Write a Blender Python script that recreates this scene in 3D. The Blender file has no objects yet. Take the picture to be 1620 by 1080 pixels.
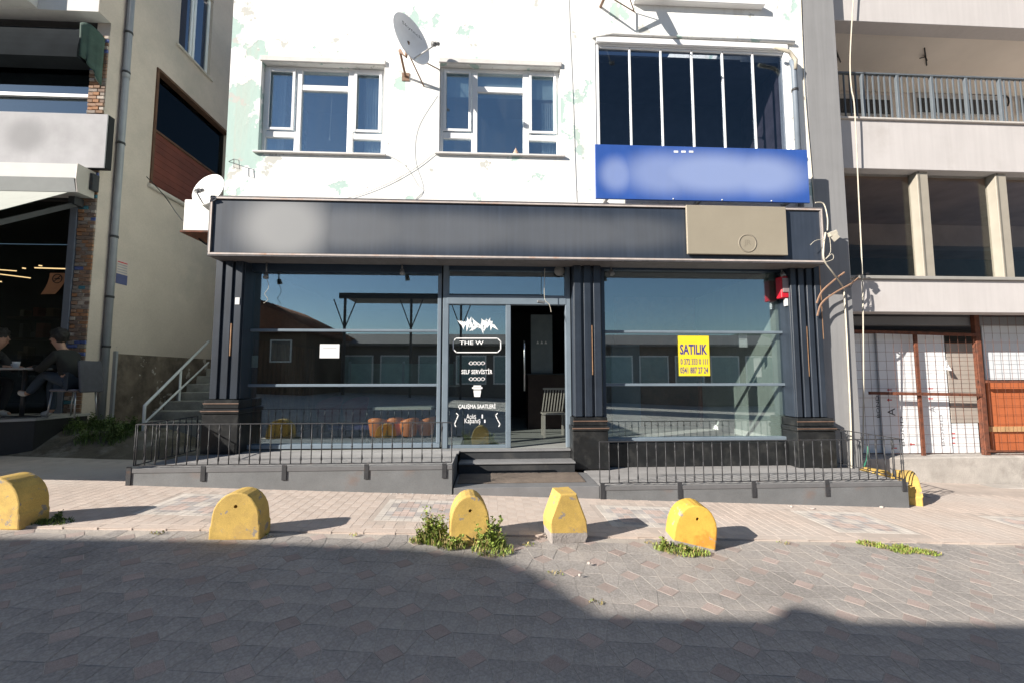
import bpy, bmesh, math, random
import numpy as np
from mathutils import Vector, Matrix
R = math.radians
random.seed(7)
S = bpy.context.scene
COL = S.collection

# ------------------------------------------------------------------ camera
CAM = Vector((0, 0, 1.6))
FPX, CX, CY = 690.0, 810.0, 540.0
YAW, PITCH, ROLL = R(3.0), R(4.52), R(0.05)
FWD = Vector((math.sin(YAW)*math.cos(PITCH), math.cos(YAW)*math.cos(PITCH), math.sin(PITCH)))
_r = Vector((math.cos(YAW), -math.sin(YAW), 0)); _u = _r.cross(FWD)
RGT = _r*math.cos(ROLL) - _u*math.sin(ROLL); UPV = _u*math.cos(ROLL) + _r*math.sin(ROLL)
cd = bpy.data.cameras.new('camera'); cam = bpy.data.objects.new('camera', cd); COL.objects.link(cam)
cam.matrix_world = Matrix(((RGT.x, UPV.x, -FWD.x, CAM.x), (RGT.y, UPV.y, -FWD.y, CAM.y), (RGT.z, UPV.z, -FWD.z, CAM.z), (0, 0, 0, 1)))
cd.sensor_width = 36; cd.lens = 36*FPX/1620; cd.clip_start = 0.05; cd.clip_end = 3000
S.camera = cam

# ------------------------------------------------------------------ sky, sun, exposure
SUN_EL = R(25.5); SUN_DIR = Vector((0.875*math.cos(SUN_EL), 0.485*math.cos(SUN_EL), -math.sin(SUN_EL)))   # the way the light travels
w = bpy.data.worlds.new('World'); S.world = w; w.use_nodes = True
nt = w.node_tree; bg = nt.nodes['Background']
sky = nt.nodes.new('ShaderNodeTexSky'); sky.sky_type = 'NISHITA'; sky.sun_disc = False
sky.sun_elevation = SUN_EL; sky.sun_rotation = math.atan2(-SUN_DIR.x, -SUN_DIR.y)
sky.air_density = 1.0; sky.dust_density = 0.25; sky.ozone_density = 2.0
nt.links.new(sky.outputs[0], bg.inputs[0]); bg.inputs[1].default_value = 0.05
sl = bpy.data.lights.new('sun', 'SUN'); sl.energy = 5.0; sl.angle = R(0.22); sl.color = (1.0, 0.93, 0.83)
so = bpy.data.objects.new('sun', sl); COL.objects.link(so); so.rotation_euler = SUN_DIR.to_track_quat('-Z', 'Y').to_euler()
so.location = (-20, -12, 15)
S.view_settings.view_transform = 'Standard'; S.view_settings.look = 'None'; S.view_settings.gamma = 1
S.view_settings.exposure = 1.05
S.render.engine = 'CYCLES'; S.cycles.use_denoising = True
S.cycles.max_bounces = 10; S.cycles.transparent_max_bounces = 24; S.cycles.diffuse_bounces = 4; S.cycles.glossy_bounces = 6
S.cycles.sample_clamp_indirect = 6

# ------------------------------------------------------------------ helpers: measuring
def P(px, py, Y):
    """point on the plane y = Y that the photograph shows at this pixel (used only to measure sizes and places)"""
    d = FWD*FPX + RGT*(px-CX) - UPV*(py-CY)
    return CAM + d*(Y/d.y)
def PX(px, py, Y): return round(P(px, py, Y).x, 3)
def PZ(px, py, Y): return round(P(px, py, Y).z, 3)
def PR(x0, y0, x1, y1, Y):
    """upright rectangle on plane Y: X0, X1, Z0, Z1"""
    a, b, c, d = P(x0, y0, Y), P(x1, y0, Y), P(x0, y1, Y), P(x1, y1, Y)
    return (a.x+c.x)/2, (b.x+d.x)/2, (c.z+d.z)/2, (a.z+b.z)/2
def G(x):                                    # the street falls gently to the right
    x = max(-16, min(16, x)); return 0.04 - 0.043*x

# ------------------------------------------------------------------ helpers: materials
MATS = {}
def M(name, col, rough=0.65, var=0.12, scale=5.0, bump=0.0, bscale=60.0, metal=0.0, spec=0.4, dirt=None, island=0.0, coat=0.0, streak=0.0, fine=0.0, chip=None):
    if name in MATS: return MATS[name]
    m = bpy.data.materials.new(name); m.use_nodes = True; n = m.node_tree.nodes; L = m.node_tree.links
    b = n['Principled BSDF']; b.inputs['Roughness'].default_value = rough; b.inputs['Metallic'].default_value = metal
    b.inputs['Specular IOR Level'].default_value = spec; b.inputs['Coat Weight'].default_value = coat
    tc = n.new('ShaderNodeTexCoord')
    def noise(sc, det=5, rgh=0.6, vec=None):
        t = n.new('ShaderNodeTexNoise'); t.inputs['Scale'].default_value = sc; t.inputs['Detail'].default_value = det; t.inputs['Roughness'].default_value = rgh
        L.new(vec or tc.outputs['Object'], t.inputs['Vector']); return t.outputs['Fac']
    def rng(fac, a, bb, lo=0.3, hi=0.7):
        r = n.new('ShaderNodeMapRange'); r.inputs[1].default_value = lo; r.inputs[2].default_value = hi; r.inputs[3].default_value = a; r.inputs[4].default_value = bb
        L.new(fac, r.inputs[0]); return r.outputs[0]
    def mul(c, f):
        x = n.new('ShaderNodeMix'); x.data_type = 'RGBA'; x.blend_type = 'MULTIPLY'; x.inputs[0].default_value = 1
        L.new(c, x.inputs[6]); L.new(f, x.inputs[7]); return x.outputs[2]
    rgb = n.new('ShaderNodeRGB'); rgb.outputs[0].default_value = (*col, 1); c = rgb.outputs[0]
    if var: c = mul(c, rng(noise(scale), 1-var, 1+var))
    if fine: c = mul(c, rng(noise(scale*45, 2), 1-fine, 1+fine))
    if streak:
        mp = n.new('ShaderNodeMapping'); mp.inputs['Scale'].default_value = (9, 9, 0.35); L.new(tc.outputs['Object'], mp.inputs[0])
        c = mul(c, rng(noise(1.6, 6, 0.65, mp.outputs[0]), 1-streak, 1+streak*0.6))
    if island:
        g = n.new('ShaderNodeNewGeometry'); oi = n.new('ShaderNodeObjectInfo'); ad = n.new('ShaderNodeMath'); ad.operation = 'ADD'
        L.new(g.outputs['Random Per Island'], ad.inputs[0]); L.new(oi.outputs['Random'], ad.inputs[1])
        fr = n.new('ShaderNodeMath'); fr.operation = 'FRACT'; L.new(ad.outputs[0], fr.inputs[0])
        c = mul(c, rng(fr.outputs[0], 1-island, 1+island, 0, 1))
    if dirt:
        dc, sc, lo, hi = dirt
        f = rng(noise(sc, 7, 0.65), 0, 1, lo, hi)
        x = n.new('ShaderNodeMix'); x.data_type = 'RGBA'; L.new(f, x.inputs[0]); L.new(c, x.inputs[6]); x.inputs[7].default_value = (*dc, 1); c = x.outputs[2]
    if chip:
        dc, sc, th = chip; f = rng(noise(sc, 9, 0.68), 0, 1, th, th+0.02)
        x = n.new('ShaderNodeMix'); x.data_type = 'RGBA'; L.new(f, x.inputs[0]); L.new(c, x.inputs[6]); x.inputs[7].default_value = (*dc, 1); c = x.outputs[2]
    L.new(c, b.inputs['Base Color'])
    if bump:
        bp = n.new('ShaderNodeBump'); bp.inputs['Strength'].default_value = bump; bp.inputs['Distance'].default_value = 0.02
        L.new(noise(bscale, 5), bp.inputs['Height']); L.new(bp.outputs[0], b.inputs['Normal'])
    MATS[name] = m; return m

def glass(name, tint, refl, rough=0.0, power=4.0, dust=0.0, top=0.95):
    """thin pane: see-through with a tint, mirror share rising towards grazing view"""
    if name in MATS: return MATS[name]
    m = bpy.data.materials.new(name); m.use_nodes = True; n = m.node_tree.nodes; L = m.node_tree.links; n.clear()
    o = n.new('ShaderNodeOutputMaterial'); tr = n.new('ShaderNodeBsdfTransparent'); tr.inputs[0].default_value = (*tint, 1)
    gl = n.new('ShaderNodeBsdfGlossy'); gl.inputs['Roughness'].default_value = rough; gl.inputs['Color'].default_value = (0.80, 0.93, 1.0, 1)
    lw = n.new('ShaderNodeLayerWeight'); lw.inputs[0].default_value = 0.5
    pw = n.new('ShaderNodeMath'); pw.operation = 'POWER'; pw.inputs[1].default_value = power; L.new(lw.outputs['Facing'], pw.inputs[0])
    mr = n.new('ShaderNodeMapRange'); mr.inputs[3].default_value = refl; mr.inputs[4].default_value = top; L.new(pw.outputs[0], mr.inputs[0])
    mx = n.new('ShaderNodeMixShader'); L.new(mr.outputs[0], mx.inputs[0]); L.new(tr.outputs[0], mx.inputs[1]); L.new(gl.outputs[0], mx.inputs[2])
    out = mx.outputs[0]
    if dust:
        df = n.new('ShaderNodeBsdfDiffuse'); df.inputs[0].default_value = (0.5, 0.52, 0.5, 1)
        tc = n.new('ShaderNodeTexCoord'); mp = n.new('ShaderNodeMapping'); mp.inputs['Scale'].default_value = (3, 3, 0.6); L.new(tc.outputs['Object'], mp.inputs[0])
        t = n.new('ShaderNodeTexNoise'); t.inputs['Scale'].default_value = 2.2; t.inputs['Detail'].default_value = 7; L.new(mp.outputs[0], t.inputs['Vector'])
        m2 = n.new('ShaderNodeMapRange'); m2.inputs[1].default_value = 0.35; m2.inputs[2].default_value = 0.75; m2.inputs[3].default_value = dust*0.3; m2.inputs[4].default_value = dust*1.6
        L.new(t.outputs['Fac'], m2.inputs[0])
        m3 = n.new('ShaderNodeMixShader'); L.new(m2.outputs[0], m3.inputs[0]); L.new(out, m3.inputs[1]); L.new(df.outputs[0], m3.inputs[2]); out = m3.outputs[0]
    L.new(out, o.inputs[0]); MATS[name] = m; return m

def emit(name, col, st):
    m = bpy.data.materials.new(name); m.use_nodes = True; b = m.node_tree.nodes['Principled BSDF']
    b.inputs['Base Color'].default_value = (*col, 1); b.inputs['Emission Color'].default_value = (*col, 1); b.inputs['Emission Strength'].default_value = st; return m

# ------------------------------------------------------------------ helpers: geometry
class B:
    """collects shapes in world coordinates; build() links them as one mesh object"""
    def __init__(s): s.bm = bmesh.new(); s.mi = 0
    def _fin(s, vs):
        fs = set()
        for v in vs: fs.update(v.link_faces)
        for f in fs: f.material_index = s.mi
        return vs
    def poly(s, pts):
        f = s.bm.faces.new([s.bm.verts.new(p) for p in pts]); f.material_index = s.mi; return f
    def box(s, x0, x1, y0, y1, z0, z1, bev=0.0, seg=1):
        if x0 > x1: x0, x1 = x1, x0
        if y0 > y1: y0, y1 = y1, y0
        if z0 > z1: z0, z1 = z1, z0
        v = [s.bm.verts.new((x, y, z)) for z in (z0, z1) for x, y in ((x0, y0), (x1, y0), (x1, y1), (x0, y1))]
        fs = [s.bm.faces.new([v[i] for i in q]) for q in ((3, 2, 1, 0), (4, 5, 6, 7), (0, 1, 5, 4), (1, 2, 6, 5), (2, 3, 7, 6), (3, 0, 4, 7))]
        for f in fs: f.material_index = s.mi
        if bev:
            es = set(e for f in fs for e in f.edges)
            r = bmesh.ops.bevel(s.bm, geom=list(es), offset=bev, segments=seg, affect='EDGES', profile=0.5)
            for f in r['faces']: f.material_index = s.mi
        return s
    def obox(s, c, half, ax, ay, az, bev=0.0):
        """box with its own axes"""
        c = Vector(c); ax, ay, az = Vector(ax).normalized(), Vector(ay).normalized(), Vector(az).normalized()
        v = [s.bm.verts.new(c + ax*half[0]*i + ay*half[1]*j + az*half[2]*k) for k in (-1, 1) for i, j in ((-1, -1), (1, -1), (1, 1), (-1, 1))]
        fs = [s.bm.faces.new([v[i] for i in q]) for q in ((3, 2, 1, 0), (4, 5, 6, 7), (0, 1, 5, 4), (1, 2, 6, 5), (2, 3, 7, 6), (3, 0, 4, 7))]
        for f in fs: f.material_index = s.mi
        if bev: bmesh.ops.bevel(s.bm, geom=list(set(e for f in fs for e in f.edges)), offset=bev, segments=1, affect='EDGES', profile=0.5)
        return s
    def bar(s, a, b, wx, wz):
        a, b = Vector(a), Vector(b); d = (b-a); L = d.length; d.normalize()
        up = Vector((0, 0, 1)) if abs(d.z) < 0.95 else Vector((0, 1, 0))
        sd = d.cross(up).normalized(); u2 = sd.cross(d)
        return s.obox((a+b)/2, (L/2, wx/2, wz/2), d, sd, u2)
    def tube(s, pts, r, n=8, caps=True):
        pts = [Vector(p) for p in pts]; rings = []
        rs = r if isinstance(r, (list, tuple)) else [r]*len(pts)
        prev = None
        for i, p in enumerate(pts):
            d = (pts[min(i+1, len(pts)-1)] - pts[max(i-1, 0)]).normalized()
            if prev is None:
                a = Vector((0, 0, 1)) if abs(d.z) < 0.9 else Vector((1, 0, 0)); sd = d.cross(a).normalized()
            else:
                sd = (prev - d*prev.dot(d)).normalized()
            prev = sd; u2 = d.cross(sd)
            rings.append([s.bm.verts.new(p + (sd*math.cos(t) + u2*math.sin(t))*rs[i]) for t in [2*math.pi*k/n for k in range(n)]])
        for a, b in zip(rings, rings[1:]):
            for k in range(n):
                f = s.bm.faces.new((a[k], a[(k+1) % n], b[(k+1) % n], b[k])); f.smooth = n > 5; f.material_index = s.mi
        if caps:
            for rg, rev in ((rings[0], True), (rings[-1], False)):
                f = s.bm.faces.new(rg[::-1] if rev else rg); f.material_index = s.mi
        return s
    def prism(s, prof, f3, d0, d1, bev=0.0):
        """prof: 2-D outline; f3(u, v, d) -> point"""
        a = [s.bm.verts.new(f3(u, v, d0)) for u, v in prof]; b = [s.bm.verts.new(f3(u, v, d1)) for u, v in prof]
        fs = [s.bm.faces.new(a[::-1]), s.bm.faces.new(b)]; k = len(prof)
        fs += [s.bm.faces.new((a[i], a[(i+1) % k], b[(i+1) % k], b[i])) for i in range(k)]
        for f in fs: f.material_index = s.mi
        if bev:
            r = bmesh.ops.bevel(s.bm, geom=list(set(e for f in fs[:2] for e in f.edges)), offset=bev, segments=2, affect='EDGES', profile=0.5)
            for f in r['faces']: f.material_index = s.mi
        return s
    def lathe(s, c, axis, prof, n=20, smooth=True):
        """prof: list of (radius, distance along axis)"""
        c = Vector(c); ax = Vector(axis).normalized(); a = Vector((0, 0, 1)) if abs(ax.z) < 0.9 else Vector((1, 0, 0))
        sd = ax.cross(a).normalized(); u2 = ax.cross(sd); rings = []
        for r, h in prof:
            rings.append([s.bm.verts.new(c + ax*h + (sd*math.cos(t)+u2*math.sin(t))*max(r, 1e-4)) for t in [2*math.pi*k/n for k in range(n)]])
        for p, q in zip(rings, rings[1:]):
            for k in range(n):
                f = s.bm.faces.new((p[k], p[(k+1) % n], q[(k+1) % n], q[k])); f.smooth = smooth; f.material_index = s.mi
        return s
    def build(s, name, mat, parent=None, base=None):
        me = bpy.data.meshes.new(name); bmesh.ops.recalc_face_normals(s.bm, faces=s.bm.faces[:]); s.bm.to_mesh(me); s.bm.free()
        for m in (mat if isinstance(mat, (list, tuple)) else [mat]): me.materials.append(m)
        o = bpy.data.objects.new(name, me); COL.objects.link(o)
        b = BASE.get(parent.name) if parent else base
        if b is not None:
            me.transform(Matrix.Translation(-Vector(b)))
            if not parent: o.location = b
        if parent: o.parent = parent
        BASE[o.name] = Vector(b) if b is not None else Vector((0, 0, 0))
        return o
BASE = {}
def tag(o, label=None, cat=None, group=None, kind=None):
    if label: o['label'] = label
    if cat: o['category'] = cat
    if group: o['group'] = group
    if kind: o['kind'] = kind
    return o
def thing(name, base, label, cat, group=None):
    o = bpy.data.objects.new(name, None); COL.objects.link(o); o.location = base; o.empty_display_size = 0.1
    BASE[o.name] = Vector(base); return tag(o, label, cat, group)
def part(name, parent, mat, fn):
    b = B(); fn(b); return b.build(name, mat, parent)
def boxp(name, parent, mat, *a, **k):
    return B().box(*a, **k).build(name, mat, parent)
def clone(o, parent, off):
    c = o.copy(); COL.objects.link(c); c.parent = parent; c.location = Vector(o.location) + Vector(off); BASE[c.name] = BASE[o.name]; return c
def text(body, x0, x1, z0, z1, y, mat, parent, name='lettering', rot=0, ex=0.001, bold=0.0, f3=None):
    """raised letters fitted into a rectangle facing the street"""
    cu = bpy.data.curves.new('t', 'FONT'); cu.body = body; cu.extrude = 0.0; cu.offset = bold; cu.resolution_u = 2
    t = bpy.data.objects.new('t', cu); COL.objects.link(t); bpy.context.view_layer.update()
    dg = bpy.context.evaluated_depsgraph_get(); me = bpy.data.meshes.new_from_object(t.evaluated_get(dg)); bpy.data.objects.remove(t)
    me.name = name
    co = np.array([v.co[:2] for v in me.vertices]); 
    if rot: co = np.stack([-co[:, 1]*rot, co[:, 0]*rot], 1)
    lo, hi = co.min(0), co.max(0); co = (co-lo)/np.maximum(hi-lo, 1e-6)
    base = BASE[parent.name]
    for v, (u, q) in zip(me.vertices, co):
        p = Vector(f3(u, q)) if f3 else Vector((x0+(x1-x0)*u, y-ex, z0+(z1-z0)*q))
        v.co = p - base
    me.materials.clear(); me.materials.append(mat)
    o = bpy.data.objects.new(name, me); COL.objects.link(o); o.parent = parent; BASE[o.name] = base; return o
def wallgrid(b, u0, u1, v0, v1, holes, f):
    """wall panel with rectangular openings; f(u0,u1,v0,v1) adds one block"""
    us = sorted({u0, u1, *[h[0] for h in holes], *[h[1] for h in holes]}); vs = sorted({v0, v1, *[h[2] for h in holes], *[h[3] for h in holes]})
    us = [u for u in us if u0 <= u <= u1]; vs = [v for v in vs if v0 <= v <= v1]
    for a, c in zip(us, us[1:]):
        run = None
        for d, e in zip(vs, vs[1:]):
            m = ((a+c)/2, (d+e)/2); inside = any(h[0] < m[0] < h[1] and h[2] < m[1] < h[3] for h in holes)
            if inside:
                if run: f(a, c, *run); run = None
            else: run = (run[0], e) if run else (d, e)
        if run: f(a, c, *run)

# ------------------------------------------------------------------ materials
white_paint = M('white_paint', (0.80, 0.80, 0.78), 0.6, 0.04)
pvc = M('white_pvc', (0.82, 0.82, 0.82), 0.35, 0.02)
navy = M('navy_metal', (0.024, 0.032, 0.046), 0.38, 0.2, 3, 0.02, 20, spec=0.5, streak=0.25)
navy_frame = M('navy_frame', (0.035, 0.055, 0.085), 0.35, 0.12, 4, spec=0.5)
steel_frame = M('grey_blue_frame', (0.16, 0.20, 0.24), 0.4, 0.1, 4)
black_stone = M('black_stone', (0.012, 0.013, 0.014), 0.35, 0.3, 8, spec=0.5, dirt=((0.05, 0.05, 0.048), 5, 0.5, 0.8))
iron = M('dark_iron', (0.035, 0.036, 0.04), 0.5, 0.2, 12, dirt=((0.08, 0.045, 0.03), 14, 0.58, 0.75))
rust = M('rusty_steel', (0.16, 0.055, 0.03), 0.8, 0.3, 9, 0.2, 80, dirt=((0.06, 0.03, 0.022), 12, 0.45, 0.7))
deck_m = M('deck_plank', (0.27, 0.262, 0.26), 0.75, 0.15, 4, 0.15, 120, fine=0.12, island=0.08)
deck_side = M('deck_side_metal', (0.14, 0.145, 0.15), 0.55, 0.15, 2.5, 0.05, 40, dirt=((0.17, 0.12, 0.10), 2.2, 0.58, 0.82), fine=0.1)
concrete = M('concrete', (0.40, 0.37, 0.34), 0.9, 0.15, 3, 0.35, 40, fine=0.12, dirt=((0.24, 0.22, 0.20), 2, 0.5, 0.75))
yellow = M('yellow_paint', (0.56, 0.375, 0.10), 0.75, 0.18, 3.5, 0.22, 140, dirt=((0.36, 0.235, 0.09), 5, 0.48, 0.76), fine=0.16, chip=((0.27, 0.235, 0.20), 8, 0.60))
bare = M('bare_concrete', (0.30, 0.27, 0.25), 0.9, 0.2, 8, 0.5, 50, fine=0.15)
beige = M('beige_plaster', (0.52, 0.445, 0.395), 0.9, 0.1, 0.9, 0.12, 40, fine=0.05, streak=0.0, dirt=((0.40, 0.36, 0.325), 0.8, 0.5, 0.8), chip=((0.36, 0.32, 0.29), 2.3, 0.70))
black = M('matt_black', (0.008, 0.008, 0.009), 0.6, 0.2)
paper = M('paper', (0.72, 0.72, 0.72), 0.8, 0.03)
cable_w = M('pale_cable', (0.50, 0.46, 0.38), 0.6, 0.1)
cable_b = M('black_cable', (0.02, 0.02, 0.022), 0.5, 0.1)
cable_br = M('brown_conduit', (0.25, 0.15, 0.10), 0.7, 0.2)
shop_glass = glass('shop_glass', (0.93, 0.97, 0.955), 0.28, dust=0.004)
win_glass = glass('window_glass', (0.85, 0.9, 0.93), 0.36, dust=0.012)
dark_glass = glass('balcony_glass', (0.62, 0.65, 0.70), 0.075)

# ================================================================== the setting: ground
street_m = M('street_bed', (0.42, 0.375, 0.335), 0.95, 0.2, 2, 0.4, 60, fine=0.15)
paver_m = M('grey_paver', (0.325, 0.30, 0.282), 0.92, 0.24, 1.1, 0.45, 130, fine=0.22, island=0.06, dirt=((0.36, 0.315, 0.28), 1.1, 0.5, 0.8), chip=((0.15, 0.14, 0.13), 2.6, 0.70))
pink_m = M('pink_paver', (0.375, 0.30, 0.273), 0.92, 0.15, 4, 0.45, 130, fine=0.2, island=0.15, dirt=((0.30, 0.26, 0.235), 3, 0.45, 0.75))
walk_m = M('pink_walk_tile', (0.50, 0.415, 0.36), 0.9, 0.10, 1.5, 0.2, 90, fine=0.1, island=0.07, dirt=((0.50, 0.44, 0.395), 1.0, 0.45, 0.7))
walk_w = M('white_walk_tile', (0.52, 0.475, 0.43), 0.9, 0.12, 4, 0.2, 90, fine=0.12, island=0.08)
walk_g = M('grey_walk_tile', (0.38, 0.35, 0.335), 0.9, 0.12, 4, 0.2, 90, fine=0.12, island=0.12)
walk_p = M('rose_walk_tile', (0.47, 0.375, 0.335), 0.9, 0.12, 4, 0.2, 90, fine=0.12, island=0.12)
mortar = M('walk_mortar', (0.44, 0.375, 0.33), 0.95, 0.15, 3, 0.2, 60, fine=0.1)

def sheet(name, xs, ys, zf, mat, kind='structure', parent=None):
    bm = bmesh.new(); g = [[bm.verts.new((x, y, zf(x, y))) for x in xs] for y in ys]
    for j in range(len(ys)-1):
        for i in range(len(xs)-1): bm.faces.new((g[j][i], g[j][i+1], g[j+1][i+1], g[j+1][i]))
    b = B(); b.bm.free(); b.bm = bm; o = b.build(name, mat, parent); 
    if kind: o['kind'] = kind
    return o
street = sheet('street', [-600, -16, 16, 600], [-900, -16, 4.6, 900], lambda x, y: G(x), street_m)
EDGE = lambda x: 4.41 + 0.021*x

# pavers of the street: pink diamonds on a lattice, grey four-sided stones between them
LA = 0.462; HD = 0.086; TH = R(-4.2); OX, OY = 0.899, 3.404
e1 = Vector((math.cos(TH), math.sin(TH))); e2 = Vector((-math.sin(TH), math.cos(TH)))
def inset(poly, d):
    out = []; n = len(poly)
    for i in range(n):
        p, c, q = Vector(poly[i-1]), Vector(poly[i]), Vector(poly[(i+1) % n])
        a = (c-p).normalized(); b2 = (q-c).normalized(); n1 = Vector((-a.y, a.x)); n2 = Vector((-b2.y, b2.x))
        k = n1 + n2; out.append(c + k*(d/max(0.3, 1 + n1.dot(n2))))
    return out
def ccw(poly):
    a = sum(poly[i-1][0]*poly[i][1] - poly[i][0]*poly[i-1][1] for i in range(len(poly))); return poly if a > 0 else poly[::-1]
KIND = {}
def piece(key, poly, joint=0.0016, top=0.0022, ch=0.0012):
    poly = ccw([tuple(p) for p in poly]); c = sum((Vector(p) for p in poly), Vector((0, 0)))/len(poly)
    loc = [Vector(p)-c for p in poly]; lo = inset(loc, joint); hi = inset(loc, joint+ch)
    KIND[key] = (lo, hi, c, top, ch)
piece(('pink',), [(HD, 0), (0, HD), (-HD, 0), (0, -HD)])
h2 = LA/2
for sx in (-1, 1):
    for sy in (-1, 1):
        Ax, Ay, P1, P2 = (sx*HD, 0), (0, sy*HD), (sx*h2, 0), (0, sy*h2); Bx, By = (sx*(h2-HD), sy*h2), (sx*h2, sy*(h2-HD))
        piece(('q1', sx, sy), [Ax, P1, By, Bx]); piece(('q2', sx, sy), [Ax, Bx, P2, Ay])
def add_piece(bm, key, org, rot, zoff, tilt):
    lo, hi, c, top, ch = KIND[key]; n = len(lo)
    def pt(p, z):
        q = rot @ p; return bm.verts.new((org.x+q.x, org.y+q.y, zoff(org.x+q.x, org.y+q.y) + z + tilt[0]*q.x + tilt[1]*q.y))
    a = [pt(p, 0.0) for p in lo]; b2 = [pt(p, top-ch) for p in lo]; d = [pt(p, top) for p in hi]
    fs = [bm.faces.new(d)]
    for i in range(n):
        j = (i+1) % n; fs.append(bm.faces.new((a[i], a[j], b2[j], b2[i]))); fs.append(bm.faces.new((b2[i], b2[j], d[j], d[i])))
    return fs
rot2 = Matrix(((e1.x, e2.x), (e1.y, e2.y)))
def inview(x, y, z, m=30):
    d = Vector((x, y, z)) - CAM; w_ = d.dot(FWD)
    if w_ <= 0.2: return None
    px, py = CX+FPX*d.dot(RGT)/w_, CY-FPX*d.dot(UPV)/w_
    return (px, py) if -m < px < 1620+m and -m < py < 1080+m else None
cells = []
for i in range(-26, 24):
    for j in range(-10, 6):
        for o2 in (Vector((0, 0)), Vector((h2, h2))):
            A = Vector((i*LA, j*LA)) + o2
            keys = [('pink',)] + ([(q, sx, sy) for q in ('q1', 'q2') for sx in (-1, 1) for sy in (-1, 1)] if o2.x == 0 else [])
            for k in keys:
                c = Vector((OX, OY)) + rot2 @ (A + KIND[k][2])
                if c.y > EDGE(c.x)-0.055 or c.y < 0.9 or abs(c.x) > 7.5: continue
                cells.append((k, c))
def seen(c): return inview(c.x, c.y, G(c.x), 0)
nearest = sorted([c for c in cells if seen(c[1])], key=lambda t: t[1].y)
# take the largest in view, both the dark foreground and the sunlit right
solo = set(id(c) for c in nearest[:300])
KM = {}
slope = math.atan(0.043)
for k in KIND:
    bm = bmesh.new(); add_piece(bm, k, Vector((0, 0)), Matrix.Identity(2), lambda x, y: 0, (0, 0)); me = bpy.data.meshes.new('paver'); bm.to_mesh(me); bm.free()
    me.materials.append(pink_m if k[0] == 'pink' else paver_m); KM[k] = me
mass = B(); mass_n = 0
rp = random.Random(3)
for cc in cells:
    k, c = cc; dz = rp.uniform(-0.0012, 0.0012); tl = (rp.uniform(-.008, .008), rp.uniform(-.008, .008))
    if id(cc) in solo:
        o = bpy.data.objects.new('paver', KM[k]); COL.objects.link(o); o.parent = street
        o.location = (c.x, c.y, G(c.x)+dz); o.rotation_euler = (tl[1], slope-tl[0], TH)
    else:
        for f in add_piece(mass.bm, k, c, rot2, lambda x, y: G(x)+dz, tl): f.material_index = 1 if k[0] == 'pink' else 0
mo = mass.build('pavers', [paver_m, pink_m], street); mo['kind'] = 'stuff'

# pavement in front of the shop: small pink tiles with framed ornamental fields
FIELDS = [(x, x+0.94, 4.74, 5.52) for x in (-3.62, -1.2, 1.32, 3.84, 6.36)]
def WZ(x, y): return G(x)+0.0168
xs = [-30, -9] + [round(-8.5+0.5*i, 2) for i in range(19)] + [0.88, 0.92] + [1.5+0.5*i for i in range(20)] + [30]
sw = B(); ys_n = 8
g = [[sw.bm.verts.new((x, EDGE(max(-9, min(12, x))) + (9.0-EDGE(max(-9, min(12, x))))*t/ys_n, WZ(x, 0))) for x in xs] for t in range(ys_n+1)]
for j in range(ys_n):
    for i in range(len(xs)-1): sw.bm.faces.new((g[j][i], g[j][i+1], g[j+1][i+1], g[j+1][i]))
sidewalk = sw.build('sidewalk', mortar); sidewalk['kind'] = 'structure'
rp = random.Random(5)
tiles = []
TX, TY = 0.105, 0.2
ix0, ix1 = -86, 80
for i in range(ix0, ix1):
    for j in range(0, 15):
        xc = i*TX+TX/2; half = (j == 0 and i % 2 == 1)
        y0 = EDGE(xc) + 0.115 + j*TY - (TY/2 if i % 2 else 0); yc = y0+TY/2
        if half: yc += TY/4
        if -4.5 < xc < 5.7 and yc > 5.86: continue
        if xc > 5.6 and yc > 6.6: continue
        if xc < -4.5 and yc > 7.05 : continue
        if any(a-0.02 < xc < b+0.02 and c-0.08 < yc < d+0.08 for a, b, c, d in FIELDS): continue
        tiles.append((xc, yc) if not half else (xc, yc, 1))
# row of half tiles fills the raw edge of the staggered bond
vis = sorted([t for t in tiles if len(t) == 2 and seen(Vector(t)) and -4.3 < t[0] < 0.9 and t[1] < 5.8], key=lambda t: t[1])
solo = set(vis[:300])
piece(('htile',), [(-TX/2, -TY/4), (TX/2, -TY/4), (TX/2, TY/4), (-TX/2, TY/4)], 0.0012, 0.0185, 0.0012)
piece(('ktile',), [(-.15, -.053), (.15, -.053), (.15, .053), (-.15, .053)], 0.0015, 0.0195, 0.0015)
piece(('tile',), [(-TX/2, -TY/2), (TX/2, -TY/2), (TX/2, TY/2), (-TX/2, TY/2)], 0.0012, 0.0185, 0.0012)
bm = bmesh.new(); add_piece(bm, ('tile',), Vector((0, 0)), Matrix.Identity(2), lambda x, y: 0, (0, 0)); tile_me = bpy.data.meshes.new('tile'); bm.to_mesh(tile_me); bm.free(); tile_me.materials.append(walk_m)
mass = B(); I2 = Matrix.Identity(2)
for t in tiles:
    dz = rp.uniform(-.0005, .0005)
    if t in solo:
        o = bpy.data.objects.new('tile', tile_me); COL.objects.link(o); o.parent = sidewalk; o.location = (t[0], t[1], G(t[0])+dz); o.rotation_euler = (0, slope, 0)
    else: add_piece(mass.bm, ('htile',) if len(t) > 2 else ('tile',), Vector(t[:2]), I2, lambda x, y: G(x)+dz, (0, 0))
for i in range(-30, 28):
    xk = .3*i+.15; add_piece(mass.bm, ('ktile',), Vector((xk, EDGE(xk)+.055)), I2, lambda x, y: G(x)+rp.uniform(-.0006, .0006), (0, 0))
mo = mass.build('tiles', walk_m, sidewalk); mo['kind'] = 'stuff'
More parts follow.
